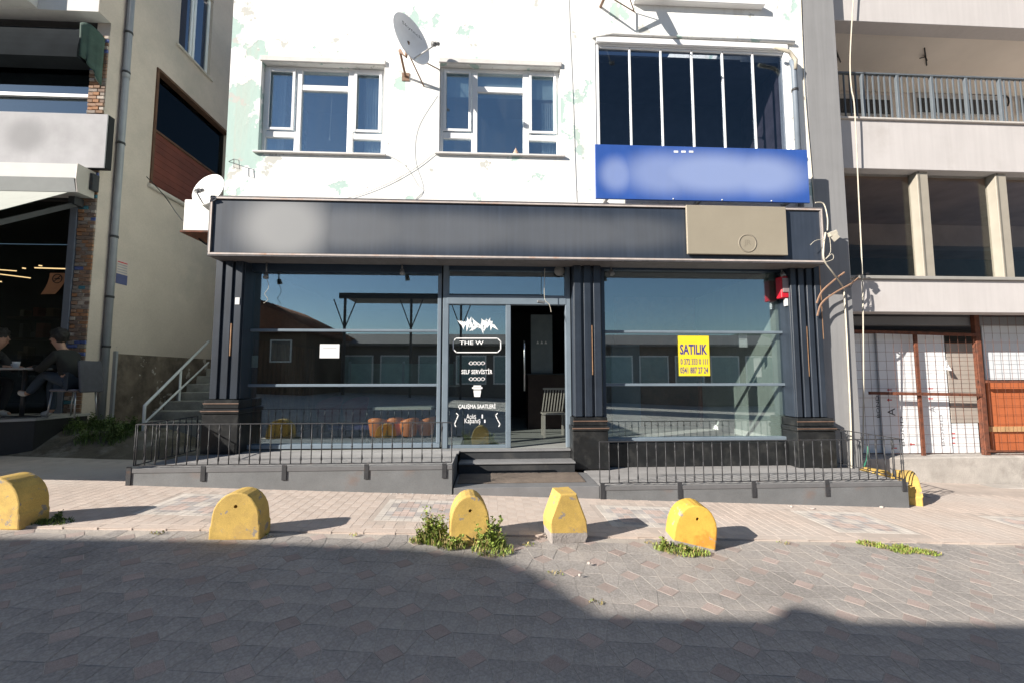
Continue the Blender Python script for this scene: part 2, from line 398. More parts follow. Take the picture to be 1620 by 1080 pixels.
# ornamental fields: white border, four flower crosses of rose and grey stones
FL = ["..gppg..", ".gppppg.", "gpwppwpg", "ggp..pgg"]
for a, b_, c, d in FIELDS:
    fb = B(); n, mrow = 12, 10; su, sv = (b_-a)/n, (d-c)/mrow
    piece(('f',), [(-su/2, -sv/2), (su/2, -sv/2), (su/2, sv/2), (-su/2, sv/2)], 0.0012, 0.0187, 0.0012)
    for i in range(n):
        for j in range(mrow):
            if i in (0, n-1) or j in (0, mrow-1): k = 0
            else:
                u = (i-1) % 5; v = (j-1) % 4
                k = 0
                if u < 5 and v < 4:
                    cross = (u in (1, 2, 3)) and v in (1, 2); ring = (u in (0, 4) and v in (1, 2)) or (u in (1, 3) and v in (0, 3))
                    k = 2 if cross else (1 if ring else 0)
                    if u == 2 and v in (0, 3): k = 2 if (i+j) % 2 else 1
            for f in add_piece(fb.bm, ('f',), Vector((a+su*(i+.5), c+sv*(j+.5))), I2, lambda x, y: G(x)+rp.uniform(-.0004, .0004), (0, 0)): f.material_index = k
    o = fb.build('ornamental_tiles', [walk_w, walk_g, walk_p], sidewalk); o['kind'] = 'stuff'

# earth bank in the alley
from mathutils import noise as mnoise
soil = M('alley_soil', (0.10, 0.085, 0.065), 0.95, 0.35, 3, 0.6, 30, fine=0.2, dirt=((0.22, 0.20, 0.18), 2.5, 0.5, 0.7))
def bank(x, y):
    t = max(0, min(1, (y-7.15)/1.0)); s_ = t*t*(3-2*t)
    lim = max(0, min(1, (-5.0-x)/0.8))
    return G(x) + 0.0 + s_*(0.28*lim+0.1) + 0.07*s_*mnoise.noise(Vector((x*3, y*3, 0))) + 0.03*s_*mnoise.noise(Vector((x*9, y*9, 3)))
sheet('alley_ground', [-8.0+0.08*i for i in range(48)], [7.06+0.08*i for i in range(24)], bank, soil)

# ================================================================== the world behind the camera (seen in the panes, casts the big shadow)
hill_m = M('hill_green', (0.05, 0.065, 0.05), 0.95, 0.3, 0.02)
def hills():
    b = B(); n = 120; prev = None
    for i in range(n+1):
        t = -1.3 + 2.6*i/n; r0, r1, r2 = 420, 560, 760
        h = 34 + 20*mnoise.noise(Vector((t*3, 0, 5))) + 9*mnoise.noise(Vector((t*11, 2, 1)))
        ring = [b.bm.verts.new((math.sin(t)*r, -math.cos(t)*r, z)) for r, z in ((r0, -1), (r1, h*0.8+14), (r2, h+30))]
        if prev:
            for k in range(2): b.bm.faces.new((prev[k], ring[k], ring[k+1], prev[k+1])).smooth = True
        prev = ring
    o = b.build('hills', hill_m); o['kind'] = 'structure'
hills()
stucco = M('grey_stucco', (0.36, 0.33, 0.30), 0.9, 0.1, 1)
roof_t = M('clay_roof', (0.20, 0.085, 0.05), 0.85, 0.25, 3, island=0.2)
dkwin = M('dark_window', (0.03, 0.035, 0.045), 0.15, 0.1, spec=0.6)
# tall block further up the street: its roof edge draws the shadow across the paving
SY = -8.0
def roofpt(X, Y):
    H = (Y-SY)/(0.485/math.tan(SUN_EL)); return X - H*0.875/math.tan(SUN_EL), H + G(X)+.01
blk = thing('apartment_block', (-27, SY-4, 0.6), 'tall grey apartment block across the street, beyond the tiled house', 'building')
edge = [roofpt(*p) for p in ((-9, 4.02), (-4.19, 4.094), (-2.48, 4.131), (-.634, 4.053), (.094, 3.9), (.393, 3.635), (.589, 3.303), (.75, 3.02), (1.863, 2.985), (3.0, 2.97), (4.6, 2.965))]
def silh(b):
    prof = [(edge[0][0]-6, 0.2)] + [(edge[0][0]-6, edge[0][1])] + edge + [(edge[-1][0], 0.2)]
    b.prism(prof, lambda u, v, d: (u, d, v), SY-6.5, SY)
part('wall', blk, stucco, silh)
def chim(b):
    pts = [roofpt(*p) for p in ((1.84, 2.93), (1.92, 3.03), (2.02, 3.12), (2.13, 3.19), (2.24, 3.205), (2.33, 3.16), (2.40, 3.07), (2.50, 2.99), (2.7, 2.93))]
    b.prism([(x, z) for x, z in pts], lambda u, v, d: (u, d, v), SY-1.2, SY-0.03)
part('roof_tank', blk, stucco, chim)
for fl in range(3):
    for q in range(8):
        x = edge[0][0]-4.5+2.45*q; z = 1.6+fl*2.9
        wdo = boxp('window', blk, white_paint, x, x+1.3, SY-0.02, SY+0.04, z, z+1.5); boxp('pane', wdo, dkwin, x+.08, x+1.22, SY+0.03, SY+0.05, z+.08, z+1.42)
# tiled house opposite
hs = thing('tiled_house', (-12.5, -12, 0.5), 'dark house with red tiled roof reflected in the left shop window', 'house')
boxp('wall', hs, M('brown_wall', (0.10, 0.07, 0.05), 0.9), -16.5, -10.6, -18, -11.6, 0.3, 4.2)
def rf(b):
    b.prism([(-17.2, 4.2), (-13.6, 6.0), (-9.9, 4.2), (-9.9, 4.08), (-17.2, 4.08)], lambda u, v, d: (u, d, v), -18.6, -11.1)
roofo = part('roof', hs, roof_t, rf)
for i in range(14):
    for sgn, xa, xb in ((1, -9.9, -13.6), (-1, -17.2, -13.6)):
        y = -18.3+i*0.52; B().tube([(xa, y, 4.26), (xb, y, 6.06)], 0.09, 6).build('tile_row', roof_t, roofo)
for x in (-15.2, -12.6): 
    wdo = boxp('window', hs, white_paint, x, x+1.2, -11.6, -11.55, 2.4, 3.7); boxp('pane', wdo, dkwin, x+.08, x+1.12, -11.57, -11.53, 2.48, 3.62)
# terrace canopy with a long beam and posts
tc_ = thing('terrace_canopy', (-2, -14, 0.1), 'long dark steel terrace canopy on posts reflected in the shop windows', 'canopy')
boxp('beam', tc_, iron, -9.6, 3.6, -14.1, -13.9, 6.55, 6.8)
boxp('roof_panel', tc_, iron, -9.6, 3.6, -17.5, -13.9, 6.82, 6.9)
for x in (-9.3, -5.1, -1.9, 3.4):
    boxp('post', tc_, iron, x, x+.14, -14.07, -13.93, 0, 6.55)
    part('brace', tc_, iron, lambda b: (b.bar((x+.07, -14, 4.6), (x-0.65, -14, 6.5), .06, .06), b.bar((x+.07, -14, 4.6), (x+.8, -14, 6.5), .06, .06)))
# low pavilion row behind the terrace
pv = thing('low_pavilion', (2, -17, 0.0), 'low pavilion with grey roof and pale glazed front reflected in the shop windows', 'building')
boxp('wall', pv, M('pavilion_wall', (0.14, 0.13, 0.12), 0.9), -11, 22, -24, -17.6, -.6, 4.0)
part('roof', pv, M('pavilion_roof', (0.20, 0.18, 0.17), 0.8), lambda b: b.prism([(-16.9, 3.9), (-20.5, 4.9), (-24.5, 3.9), (-24.5, 3.75), (-16.9, 3.75)], lambda u, v, d: (d, u, v), -11.4, 22.4))
for i in range(12):
    x = -10.5+2.7*i; wdo = boxp('window', pv, white_paint, x, x+2.2, -17.6, -17.54, 1.0, 3.1); boxp('pane', wdo, M('teal_pane', (0.25, 0.36, 0.36), 0.3), x+.1, x+2.1, -17.56, -17.52, 1.1, 3.0)

# ================================================================== white building with the shop
def peeling():
    m = bpy.data.materials.new('peeling_white_wall'); m.use_nodes = True; n = m.node_tree.nodes; L = m.node_tree.links; b = n['Principled BSDF']
    b.inputs['Roughness'].default_value = 0.9; b.inputs['Specular IOR Level'].default_value = 0.2
    g = n.new('ShaderNodeNewGeometry'); sp = n.new('ShaderNodeSeparateXYZ'); L.new(g.outputs['Position'], sp.inputs[0])
    def nz(s, d=8, r=0.62, off=0):
        mp = n.new('ShaderNodeMapping'); mp.inputs['Location'].default_value = (off, 0, off); L.new(g.outputs['Position'], mp.inputs[0])
        t = n.new('ShaderNodeTexNoise'); t.inputs['Scale'].default_value = s; t.inputs['Detail'].default_value = d; t.inputs['Roughness'].default_value = r; L.new(mp.outputs[0], t.inputs['Vector']); return t.outputs['Fac']
    def math_(op, a, bb):
        x = n.new('ShaderNodeMath'); x.operation = op
        for i, q in enumerate((a, bb)):
            if isinstance(q, (int, float)): x.inputs[i].default_value = q
            else: L.new(q, x.inputs[i])
        return x.outputs[0]
    def rng(f, lo, hi, a, bb):
        r = n.new('ShaderNodeMapRange'); r.inputs[1].default_value = lo; r.inputs[2].default_value = hi; r.inputs[3].default_value = a; r.inputs[4].default_value = bb; L.new(f, r.inputs[0]); return r.outputs[0]
    def mix(f, a, col):
        x = n.new('ShaderNodeMix'); x.data_type = 'RGBA'; L.new(f, x.inputs[0])
        if isinstance(a, tuple): x.inputs[6].default_value = (*a, 1)
        else: L.new(a, x.inputs[6])
        x.inputs[7].default_value = (*col, 1); return x.outputs[2]
    edge_ = rng(sp.outputs['X'], -4.25, -3.3, 0.17, 0.0)                 # paint has come off most along the left corner
    low_ = rng(sp.outputs['Z'], 4.2, 4.9, 0.035, 0.0)
    big = math_('ADD', math_('ADD', nz(1.5, 9, 0.6, 3.3), edge_), low_)
    mask = rng(big, 0.620, 0.636, 0, 1)
    c = mix(rng(nz(0.9, 4, 0.5, 9), 0.35, 0.7, 0, 1), (0.83, 0.83, 0.81), (0.78, 0.785, 0.765))
    c = mix(mask, c, (0.44, 0.57, 0.53))
    grey = rng(math_('ADD', nz(2.2, 9, 0.65, 11), math_('MULTIPLY', edge_, 0.55)), 0.64, 0.66, 0, 1); c = mix(grey, c, (0.52, 0.52, 0.49))
    chips = rng(nz(6.5, 10, 0.72, 21), 0.665, 0.68, 0, 1); c = mix(chips, c, (0.34, 0.31, 0.28))
    mp = n.new('ShaderNodeMapping'); mp.inputs['Scale'].default_value = (5, 5, 0.3); L.new(g.outputs['Position'], mp.inputs[0])
    ts = n.new('ShaderNodeTexNoise'); ts.inputs['Scale'].default_value = 1.4; ts.inputs['Detail'].default_value = 8; L.new(mp.outputs[0], ts.inputs['Vector'])
    c = mix(rng(ts.outputs['Fac'], 0.56, 0.8, 0, 0.55), c, (0.52, 0.48, 0.42))
    L.new(c, b.inputs['Base Color'])
    h = math_('ADD', math_('MULTIPLY', nz(14, 8), 0.5), math_('MULTIPLY', math_('MAXIMUM', mask, chips), -0.35))
    bp = n.new('ShaderNodeBump'); bp.inputs['Strength'].default_value = 0.4; bp.inputs['Distance'].default_value = 0.02; L.new(h, bp.inputs['Height']); L.new(bp.outputs[0], b.inputs['Normal'])
    return m
wall_m = peeling()
WY = 6.95; GY = 7.10; FY = 6.54
WX0, WX1 = -4.22, 5.50
wb = thing('white_building', (0.6, WY, 0.0), 'white peeling building with the empty dark shop on its ground floor', 'building')
W1 = PR(411, 101, 607, 243, WY); W2 = PR(695, 104, 887, 245, WY); BA = PR(943, 68, 1253, 330, WY)
W1 = tuple(round(v, 3) for v in W1); W2 = tuple(round(v, 3) for v in W2); BA = tuple(round(v, 3) for v in (BA[0], BA[1], 4.55, BA[3]))
def wfront(b):
    wallgrid(b, WX0, WX1, 3.45, 11.0, [W1, W2, BA], lambda a, c, d, e: b.box(a, c, WY, WY+0.28, d, e))
part('wall', wb, wall_m, wfront)
part('side_wall', wb, wall_m, lambda b: (b.box(WX0, WX0+.25, WY+.285, 14, 0.0, 11), b.box(WX1-.25, WX1, WY+.285, 14, -.3, 11), b.box(WX0+.26, WX1-.26, 13.7, 13.95, -.3, 11)))
room_d = M('dim_room', (0.22, 0.23, 0.25), 0.9, 0.1)
part('upper_room', wb, room_d, lambda b: (b.box(WX0+.26, 1.55, 9.3, 9.4, 4.6, 8.2), b.box(WX0+.26, 1.55, WY+.29, 9.28, 4.50, 4.6), b.box(WX0+.26, 1.55, WY+.29, 9.28, 7.3, 7.4), b.box(1.56, 1.66, WY+.29, 9.28, 4.5, 8.2)))
# plaster hood over the two windows, sills
def window(rect, n):
    x0, x1, z0, z1 = rect; y0 = WY+0.10; y1 = WY+0.17
    w_ = thing_part = boxp('window', wb, pvc, x0+.001, x1-.001, y0+.01, y1, z0+.001, z0+.045)
    W_, H_ = x1-x0, z1-z0; fr = .055
    def frame(b):
        b.box(x0+.002, x0+fr, y0, y1+.001, z0+.05, z1-.002, .006); b.box(x1-fr, x1-.002, y0, y1+.001, z0+.05, z1-.002, .006)
        b.box(x0+fr+.001, x1-fr-.001, y0+.001, y1, z1-fr, z1-.002, .006)
        for fx in (0.285, 0.715): b.box(x0+W_*fx-.05, x0+W_*fx+.05, y0-.004, y1+.002, z0+.05, z1-fr-.001, .006)
        b.box(x0+fr+.001, x0+W_*.285-.051, y0+.001, y1, z0+H_*.20, z0+H_*.27, .006); b.box(x0+W_*.715+.051, x1-fr-.001, y0+.001, y1, z0+H_*.20, z0+H_*.27, .006)
        b.box(x0+W_*.285+.051, x0+W_*.715-.051, y0+.001, y1, z0+H_*.735, z0+H_*.80, .006)
    part('frame', w_, pvc, frame)
    # opening sashes left and right
    for a, c in ((x0+fr+.004, x0+W_*.285-.054), (x0+W_*.715+.054, x1-fr-.004)):
        def sash(b, a=a, c=c):
            s0, s1 = z0+H_*.275, z1-fr-.004
            b.box(a, a+.045, y0-.025, y0-.002, s0, s1, .005); b.box(c-.045, c, y0-.025, y0-.002, s0, s1, .005); b.box(a+.046, c-.046, y0-.024, y0-.003, s0, s0+.045, .005); b.box(a+.046, c-.046, y0-.024, y0-.003, s1-.045, s1, .005)
        part('sash', w_, pvc, sash)
    yg = y0+.03
    for a, c, d, e in ((x0+.05, x0+W_*.28, z0+.05, z0+H_*.205), (x0+.05, x0+W_*.28, z0+H_*.265, z1-.05), (x0+W_*.30, x0+W_*.70, z0+.05, z0+H_*.74), (x0+W_*.30, x0+W_*.70, z0+H_*.795, z1-.05), (x0+W_*.72, x1-.05, z0+.05, z0+H_*.205), (x0+W_*.72, x1-.05, z0+H_*.265, z1-.05)):
        boxp('pane', w_, win_glass, a, c, yg, yg+.012, d, e)
    boxp('sill', w_, M('sill_stone', (0.66, 0.64, 0.62), 0.7, 0.1), x0-.06, x1+.06, WY-.05, WY-.004, z0-.03, z0+.004, .006)
    boxp('roller_box', w_, M('hood_plaster', (0.62, 0.60, 0.58), 0.8, 0.1, 3, 0.2, 30), x0-.02, x1+.02, WY-.035, WY-.004, z1-.005, z1+.085, .008)
    return w_
window(W1, 1); w2o = window(W2, 2)
orn = M('shell_ornament', (0.5, 0.33, 0.25), .6, .2, 9)
for k, (px, hh) in enumerate(((769, .05), (784, .05), (800, .055), (816, .15))):
    xo = PX(px, 243, WY+.05); o_ = B().lathe((xo, WY+.05, W2[2]+.006), (0, 0, 1), [(0, 0), (.05, 0), (.045, hh*.4), (.025, hh*.45), (.03, hh*.6), (.012, hh*.8), (0, hh)], 12).build('ornament', orn, None, (xo, WY+.05, W2[2]+.006)); tag(o_, ('leftmost small shell ornament on the second window sill', 'second small shell ornament on the second window sill', 'third small shell ornament on the second window sill', 'tall tiered ornament on the second window sill')[k], 'ornament')
curtain = M('net_curtain', (0.50, 0.58, 0.58), 0.9, 0.1)
part('roller_blind', wb, curtain, lambda b: b.box(W2[0]+.05, W2[1]-.05, WY+.185, WY+.19, W2[3]-.46, W2[3]-.03))
net = M('pale_net', (0.55, 0.58, 0.60), .9, .1)
def drape(b, x0, x1, z0, z1):
    n = 24; y = WY+.22; f = [(b.bm.verts.new((x0+(x1-x0)*i/n, y+.02*math.sin(i*1.7), z0)), b.bm.verts.new((x0+(x1-x0)*i/n, y+.02*math.sin(i*1.7), z1))) for i in range(n+1)]
    for p_, q_ in zip(f, f[1:]): b.bm.faces.new((p_[0], q_[0], q_[1], p_[1])).smooth = True
part('curtain', wb, net, lambda b: drape(b, W1[0]+.05, W1[0]+.30, W1[2]+.05, W1[3]-.05)); part('curtain', wb, net, lambda b: drape(b, W1[1]-.36, W1[1]-.05, W1[2]+.05, W1[3]-.05)); part('curtain', wb, net, lambda b: drape(b, W2[1]-.3, W2[1]-.05, W2[2]+.05, W2[3]-.5))
part('blind_cord', wb, cable_w, lambda b: (b.tube([(W1[0]+1.07, WY+.2, W1[3]-.3), (W1[0]+1.05, WY+.2, W1[2]+.38)], .004, 5), b.tube([(W1[0]+1.05, WY+.2, W1[2]+.38), (W1[0]+1.05, WY+.2, W1[2]+.33)], .012, 6)))

# glazed balcony: six tall dark panes between white bars
bal = boxp('balcony_enclosure', wb, pvc, BA[0], BA[1], WY+.02, WY+.12, BA[3]-.10, BA[3]-.002, .006)
boxp('head_rail', bal, pvc, BA[0]+.02, BA[1]-.02, WY-.03, WY+.018, BA[3]-.075, BA[3]+.03, .006)
for x in (BA[0], BA[1]-.07): boxp('jamb', bal, pvc, x, x+.07, WY+.01, WY+.12, BA[2], BA[3]-.101, .006)
pw_ = (BA[1]-BA[0]-.14)/6
for i in range(6):
    x = BA[0]+.07+pw_*i
    boxp('pane', bal, dark_glass, x+.012, x+pw_-.012, WY+.06, WY+.07, BA[2]+.02, BA[3]-.103)
    boxp('clip', bal, pvc, x+.006, x+pw_-.006, WY+.035, WY+.095, BA[3]-.135, BA[3]-.104, .004)
    if i: boxp('bar', bal, pvc, x-.016, x+.016, WY+.042, WY+.09, BA[2]+.02, BA[3]-.136, .004)
def balroom(b):
    b.box(1.67, WX1-.26, 8.4, 8.5, 4.3, 8.2); b.box(1.67, WX1-.26, WY+.29, 8.39, 4.3, 4.4); b.box(1.67, WX1-.26, WY+.29, 8.39, 7.15, 7.25); b.box(1.67, 1.72, WY+.29, 8.39, 4.41, 7.14)
part('balcony_room', wb, M('balcony_dark', (0.09, 0.10, 0.13), 0.9, 0.2), balroom)
boxp('balcony_side_wall', wb, M('purple_plaster', (0.17, 0.14, 0.16), 0.9, 0.3, 6, 0.3, 20), WX1-.32, WX1-.262, WY+.29, 8.38, 4.41, 7.14)
for x in (2.2, 3.2, 4.15): 
    bw = boxp('inner_window', wb, M('inner_frame', (0.4, 0.43, 0.48), 0.5), x, x+.85, 8.34, 8.398, 4.45, 5.75); boxp('pane', bw, dkwin, x+.09, x+.76, 8.325, 8.339, 4.5, 5.66)
# plaster lip above the balcony, ledge of the balcony over it
part('plaster_lip', wb, wall_m, lambda b: b.tube([(BA[0]-.05, WY-.02, BA[3]+.02), (BA[0]+.3, WY-.03, BA[3]+.075), (BA[0]+1.4, WY-.03, BA[3]+.07), (BA[1]+.1, WY-.03, BA[3]+.05)], .03, 6))
up = PR(1000, -40, 1203, 10, WY)
boxp('upper_sill', wb, pvc, up[0], up[1], WY-.12, WY-.004, up[2]-.03, up[2]+.06, .008); boxp('upper_window', wb, pvc, up[0]+.05, up[1]-.05, WY-.03, WY-.004, up[2]+.06, up[2]+1.4, .01)

# ---------------- shop front
FLR = 0.46
SHX0, SHX1 = -3.95, 5.0
gl_l = PR(387, 432, 692, 710, GY); gl_r = PR(957, 430, 1243, 695, GY)
dr = PR(706, 472, 896, 708, GY)
def shop_window(x0, x1, z0, z1, rails, mull):
    f = boxp('shop_window', wb, navy_frame, x0-.06, x1+.06, GY-.06, GY+.05, z1+.001, 3.42)
    for x in (x0-.06, x1): boxp('jamb', f, navy_frame if x < x1 else steel_frame, x, x+.06, GY-.05, GY+.05, z0, z1, .006)
    boxp('sill', f, steel_frame, x0-.06, x1+.06, GY-.07, GY+.06, z0-.07, z0-.001, .006)
    zs = [z0] + rails + [z1]
    for a, c in zip(zs, zs[1:]): boxp('pane', f, shop_glass, x0+.001, x1-.001, GY, GY+.012, a+.001, c-.001)
    for z in rails: boxp('rail', f, steel_frame, x0+.002, x1-.002, GY-.03, GY+.04, z-.022, z+.022, .006)
    return f
zr = [round(PZ(540, 609, GY), 3), round(PZ(540, 523, GY), 3)]
shop_window(gl_l[0], gl_l[1], FLR+.09, gl_l[3], zr, [])
shop_window(gl_r[0], gl_r[1], gl_r[2]+.05, gl_r[3], zr, [])
boxp('plinth', wb, black_stone, gl_r[0]-.06, gl_r[1]+.1, GY-.12, GY+.07, -.25, gl_r[2]-.03, .006)
# door: fixed leaf with lettering on the left, open doorway on the right, transom above
dz1 = PZ(800, 483, GY); dz2 = PZ(800, 470, GY); xm0, xm1 = PX(800, 590, GY), PX(808, 590, GY)
door = boxp('entrance_door', wb, steel_frame, dr[0], dr[1], GY-.06, GY+.06, dz1, dz2+.02, .008)
boxp('jamb', door, steel_frame, dr[0]-.06, dr[0]+.035, GY-.055, GY+.055, FLR+.001, 3.42, .006); boxp('jamb', door, steel_frame, dr[1]-.015, dr[1]+.07, GY-.055, GY+.055, FLR+.001, 3.42, .006)
boxp('mullion', door, steel_frame, xm0, xm1, GY-.05, GY+.05, FLR+.001, dz1-.001, .006)
boxp('head', door, navy_frame, dr[0]+.036, dr[1]-.016, GY-.06, GY+.05, 3.32, 3.42)
boxp('transom_pane', door, shop_glass, dr[0]+.036, dr[1]-.016, GY, GY+.012, dz2+.021, 3.319)
leaf = boxp('door_leaf', door, shop_glass, dr[0]+.036, xm0-.001, GY, GY+.012, FLR+.05, dz1-.002)
boxp('bottom_rail', door, steel_frame, dr[0]+.036, xm0-.001, GY-.03, GY+.04, FLR+.001, FLR+.049, .004)
part('pull_handle', door, M('brushed_steel', (0.55, 0.56, 0.58), 0.3, 0.05, metal=1.0), lambda b: b.tube([(xm1+.25, GY+.35, 1.35), (xm1+.25, GY+.32, 1.75), (xm1+.25, GY+.32, 2.15), (xm1+.25, GY+.35, 2.2)], .014, 8))
part('sensor_lamp', door, M('grey_plastic', (0.3, 0.3, 0.29), 0.5), lambda b: b.lathe((PX(884, 430, GY), GY-.07, PZ(884, 430, GY)), (0, -1, 0), [(0, .02), (.07, .02), (.085, .0), (.085, -.03)], 20))
# vinyl lettering on the door leaf
vin = M('white_vinyl', (0.85, 0.85, 0.85), 0.5, 0.02)
def T(body, x0, y0, x1, y1, bold=0.0, mat=None, parent=door, name='lettering', Y=GY-.002):
    a = PR(x0, y0, x1, y1, Y); return text(body, a[0], a[1], a[2], a[3], Y, mat or vin, parent, name, bold=bold)
T('SELF SERVİSTİR', 730, 582, 779, 591, .015); T('ÇALIŞMA SAATLERİ', 725, 637, 784, 647, .015); T('Açılış', 738, 654, 753, 664); T('1', 762, 655, 764, 661); T('Kapanış', 735, 661, 760, 671); T('1', 766, 663, 768, 668)
T('THE W', 727, 539, 765, 545, .01)
def ppt(px, py, Y=GY-.003): p = P(px, py, Y); return (p.x, Y, p.z)
def flat(b, pts, Y=GY-.003): b.poly([ppt(*p, Y) for p in pts])
def ribbon(b, pts, wpx, Y=GY-.003):
    for i in range(len(pts)-1):
        a, c = Vector(pts[i]), Vector(pts[i+1]); d = (c-a).normalized(); nn = Vector((-d.y, d.x))*wpx/2; e_ = d*wpx*.3
        flat(b, [a-nn-e_, c-nn+e_, c+nn+e_, a+nn-e_], Y)
def plume(b):
    rr = random.Random(4)
    for i in range(46):
        t = i/45; x = 730+50*t; y = 514-3*math.sin(t*9)+rr.uniform(-3, 3); a = rr.uniform(-1.1, 1.1) + (1.57 if i % 2 else -1.57); L_ = rr.uniform(7, 12)
        d = Vector((math.cos(a), math.sin(a))); nn = Vector((-d.y, d.x))*rr.uniform(1.6, 2.8)
        yy = GY-.003-.00002*i
        flat(b, [(x+nn.x, y+nn.y), (x+d.x*L_, y+d.y*L_), (x-nn.x, y-nn.y)], yy)
part('emblem', door, vin, plume)
part('emblem_frame', door, vin, lambda b: ribbon(b, [(721, 535), (787, 535), (792, 540), (792, 552), (787, 557), (722, 557), (717, 552), (717, 540), (721, 535)], 1.6))
for yy in (574, 599):
    part('flourish', door, vin, lambda b: (ribbon(b, [(742+i*1.55, yy+2.6*math.sin(i*0.78)) for i in range(17)], 1.3), ribbon(b, [(742+i*1.55, yy-2.6*math.sin(i*0.78)) for i in range(17)], 0.9, GY-.0035)))
part('cup_icon', door, vin, lambda b: (flat(b, [(749, 617), (761, 617), (759.6, 627), (750.4, 627)]), ribbon(b, [(747.5, 613), (762.5, 613)], 2.4), ribbon(b, [(749.5, 610), (760.5, 610)], 2.0), flat(b, [(748.8, 615), (761.2, 615), (761, 616), (749, 616)])))
part('bracket_mark', door, vin, lambda b: ribbon(b, [(722, 653), (725, 656), (722, 663), (719, 670), (721, 674)], 1.5)); part('bracket_mark', door, vin, lambda b: ribbon(b, [(787, 653), (784, 656), (787, 663), (791, 670), (789, 674)], 1.5))

# columns with vertical fins on stepped bases
wood_edge = M('raw_wood_edge', (0.36, 0.21, 0.12), 0.8, 0.3, 9)
def column(px0, px1, py_base, bz, fins, lip):
    Yc = 6.82; a = PR(px0, 420, px1, py_base, Yc); x0, x1 = a[0], a[1]
    c = boxp('column', wb, navy, x0+.05, x1-.05, Yc+.04, GY+.06, bz+.8, 3.42, .006)
    wd = (x1-x0-.08)/fins
    for i in range(fins):
        x = x0+.04+wd*i
        boxp('fin', c, navy, x+.015, x+wd-.03, Yc, Yc+.039, bz+.8, 3.41, .006)
        if i % 2 == 1: boxp('wood_strip', c, wood_edge, x+wd-.029, x+wd-.012, Yc+.006, Yc+.039, bz+1.15+.3*i, 1.9+.5*i, .002)
    boxp('base_block', c, black_stone, x0, x1, Yc-.06, GY+.05, bz, bz+.58, .008)
    boxp('base_cap', c, black_stone, x0-.01, x1+.01, Yc-.075, GY+.05, bz+.585, bz+.66, .01); boxp('base_collar', c, black_stone, x0+.01, x1-.01, Yc-.05, GY+.05, bz+.665, bz+.79, .006)
    part('trim', c, M('brown_trim', (0.15, 0.095, 0.07), 0.6, 0.3, 8), lambda b: (b.box(x0-.012, x1+.012, Yc-.085, Yc-.076, bz+.62, bz+.635), b.box(x0+.005, x1-.005, Yc-.06, Yc-.051, bz+.73, bz+.745)))
    return c
cl = column(328, 385, 712, FLR, 3, 0); cm = column(904, 959, 735, .17, 3, 0); cr = column(1252, 1311, 730, .14, 4, 0)
part('plaster_return', wb, navy, lambda b: b.box(WX1-.3, WX1-.02, WY+.03, GY+.3, -.25, 3.42))

# shop interior
floor_m = M('shop_floor', (0.30, 0.31, 0.30), 0.55, 0.1, 2, fine=0.06)
boxp('shop_floor', wb, floor_m, SHX0-.02, SHX1-.02, GY-.05, 12.5, FLR-.1, FLR)
boxp('shop_ceiling', wb, M('dark_ceiling', (0.02, 0.02, 0.022), 0.9), SHX0-.02, SHX1-.02, GY+.07, 12.5, 3.43, 3.5)
boxp('shop_back_wall', wb, M('dark_back_wall', (0.03, 0.028, 0.028), 0.85, 0.3, 1.5), SHX0-.02, SHX1-.02, 12.3, 12.45, FLR, 3.43)
boxp('shop_left_wall', wb, M('brown_board', (0.05, 0.028, 0.018), 0.7, 0.3, 3), SHX0-.02, SHX0+.06, GY+.08, 12.28, FLR, 3.43)
boxp('shop_right_wall', wb, M('green_grey_plaster', (0.36, 0.40, 0.38), 0.9, 0.12, 2.2, 0.2, 20, streak=0.1), SHX1-.1, SHX1-.02, GY+.08, 12.28, FLR, 3.43)
for i in range(16): boxp('wall_slat', wb, M('slat_wood', (0.11, 0.05, 0.025), 0.6, 0.3, 5, island=.2), SHX0+.061, SHX0+.085, 7.4+.16*i, 7.5+.16*i, FLR+.02, 2.2)
part('skirting', wb, white_paint, lambda b: b.box(SHX1-.125, SHX1-.101, GY+.09, 9.9, FLR+.001, FLR+.1))
brownwall = M('chipboard_brown', (0.10, 0.05, 0.028), 0.8, 0.4, 8, 0.2, 30)
part('partition', wb, brownwall, lambda b: (b.box(2.9, 4.82, 9.9, 9.98, FLR, 3.43),))
part('partition_post', wb, M('orange_wood', (0.36, 0.13, 0.06), 0.7, 0.2, 5), lambda b: b.box(4.83, 4.895, 9.84, 9.98, FLR, 2.6))

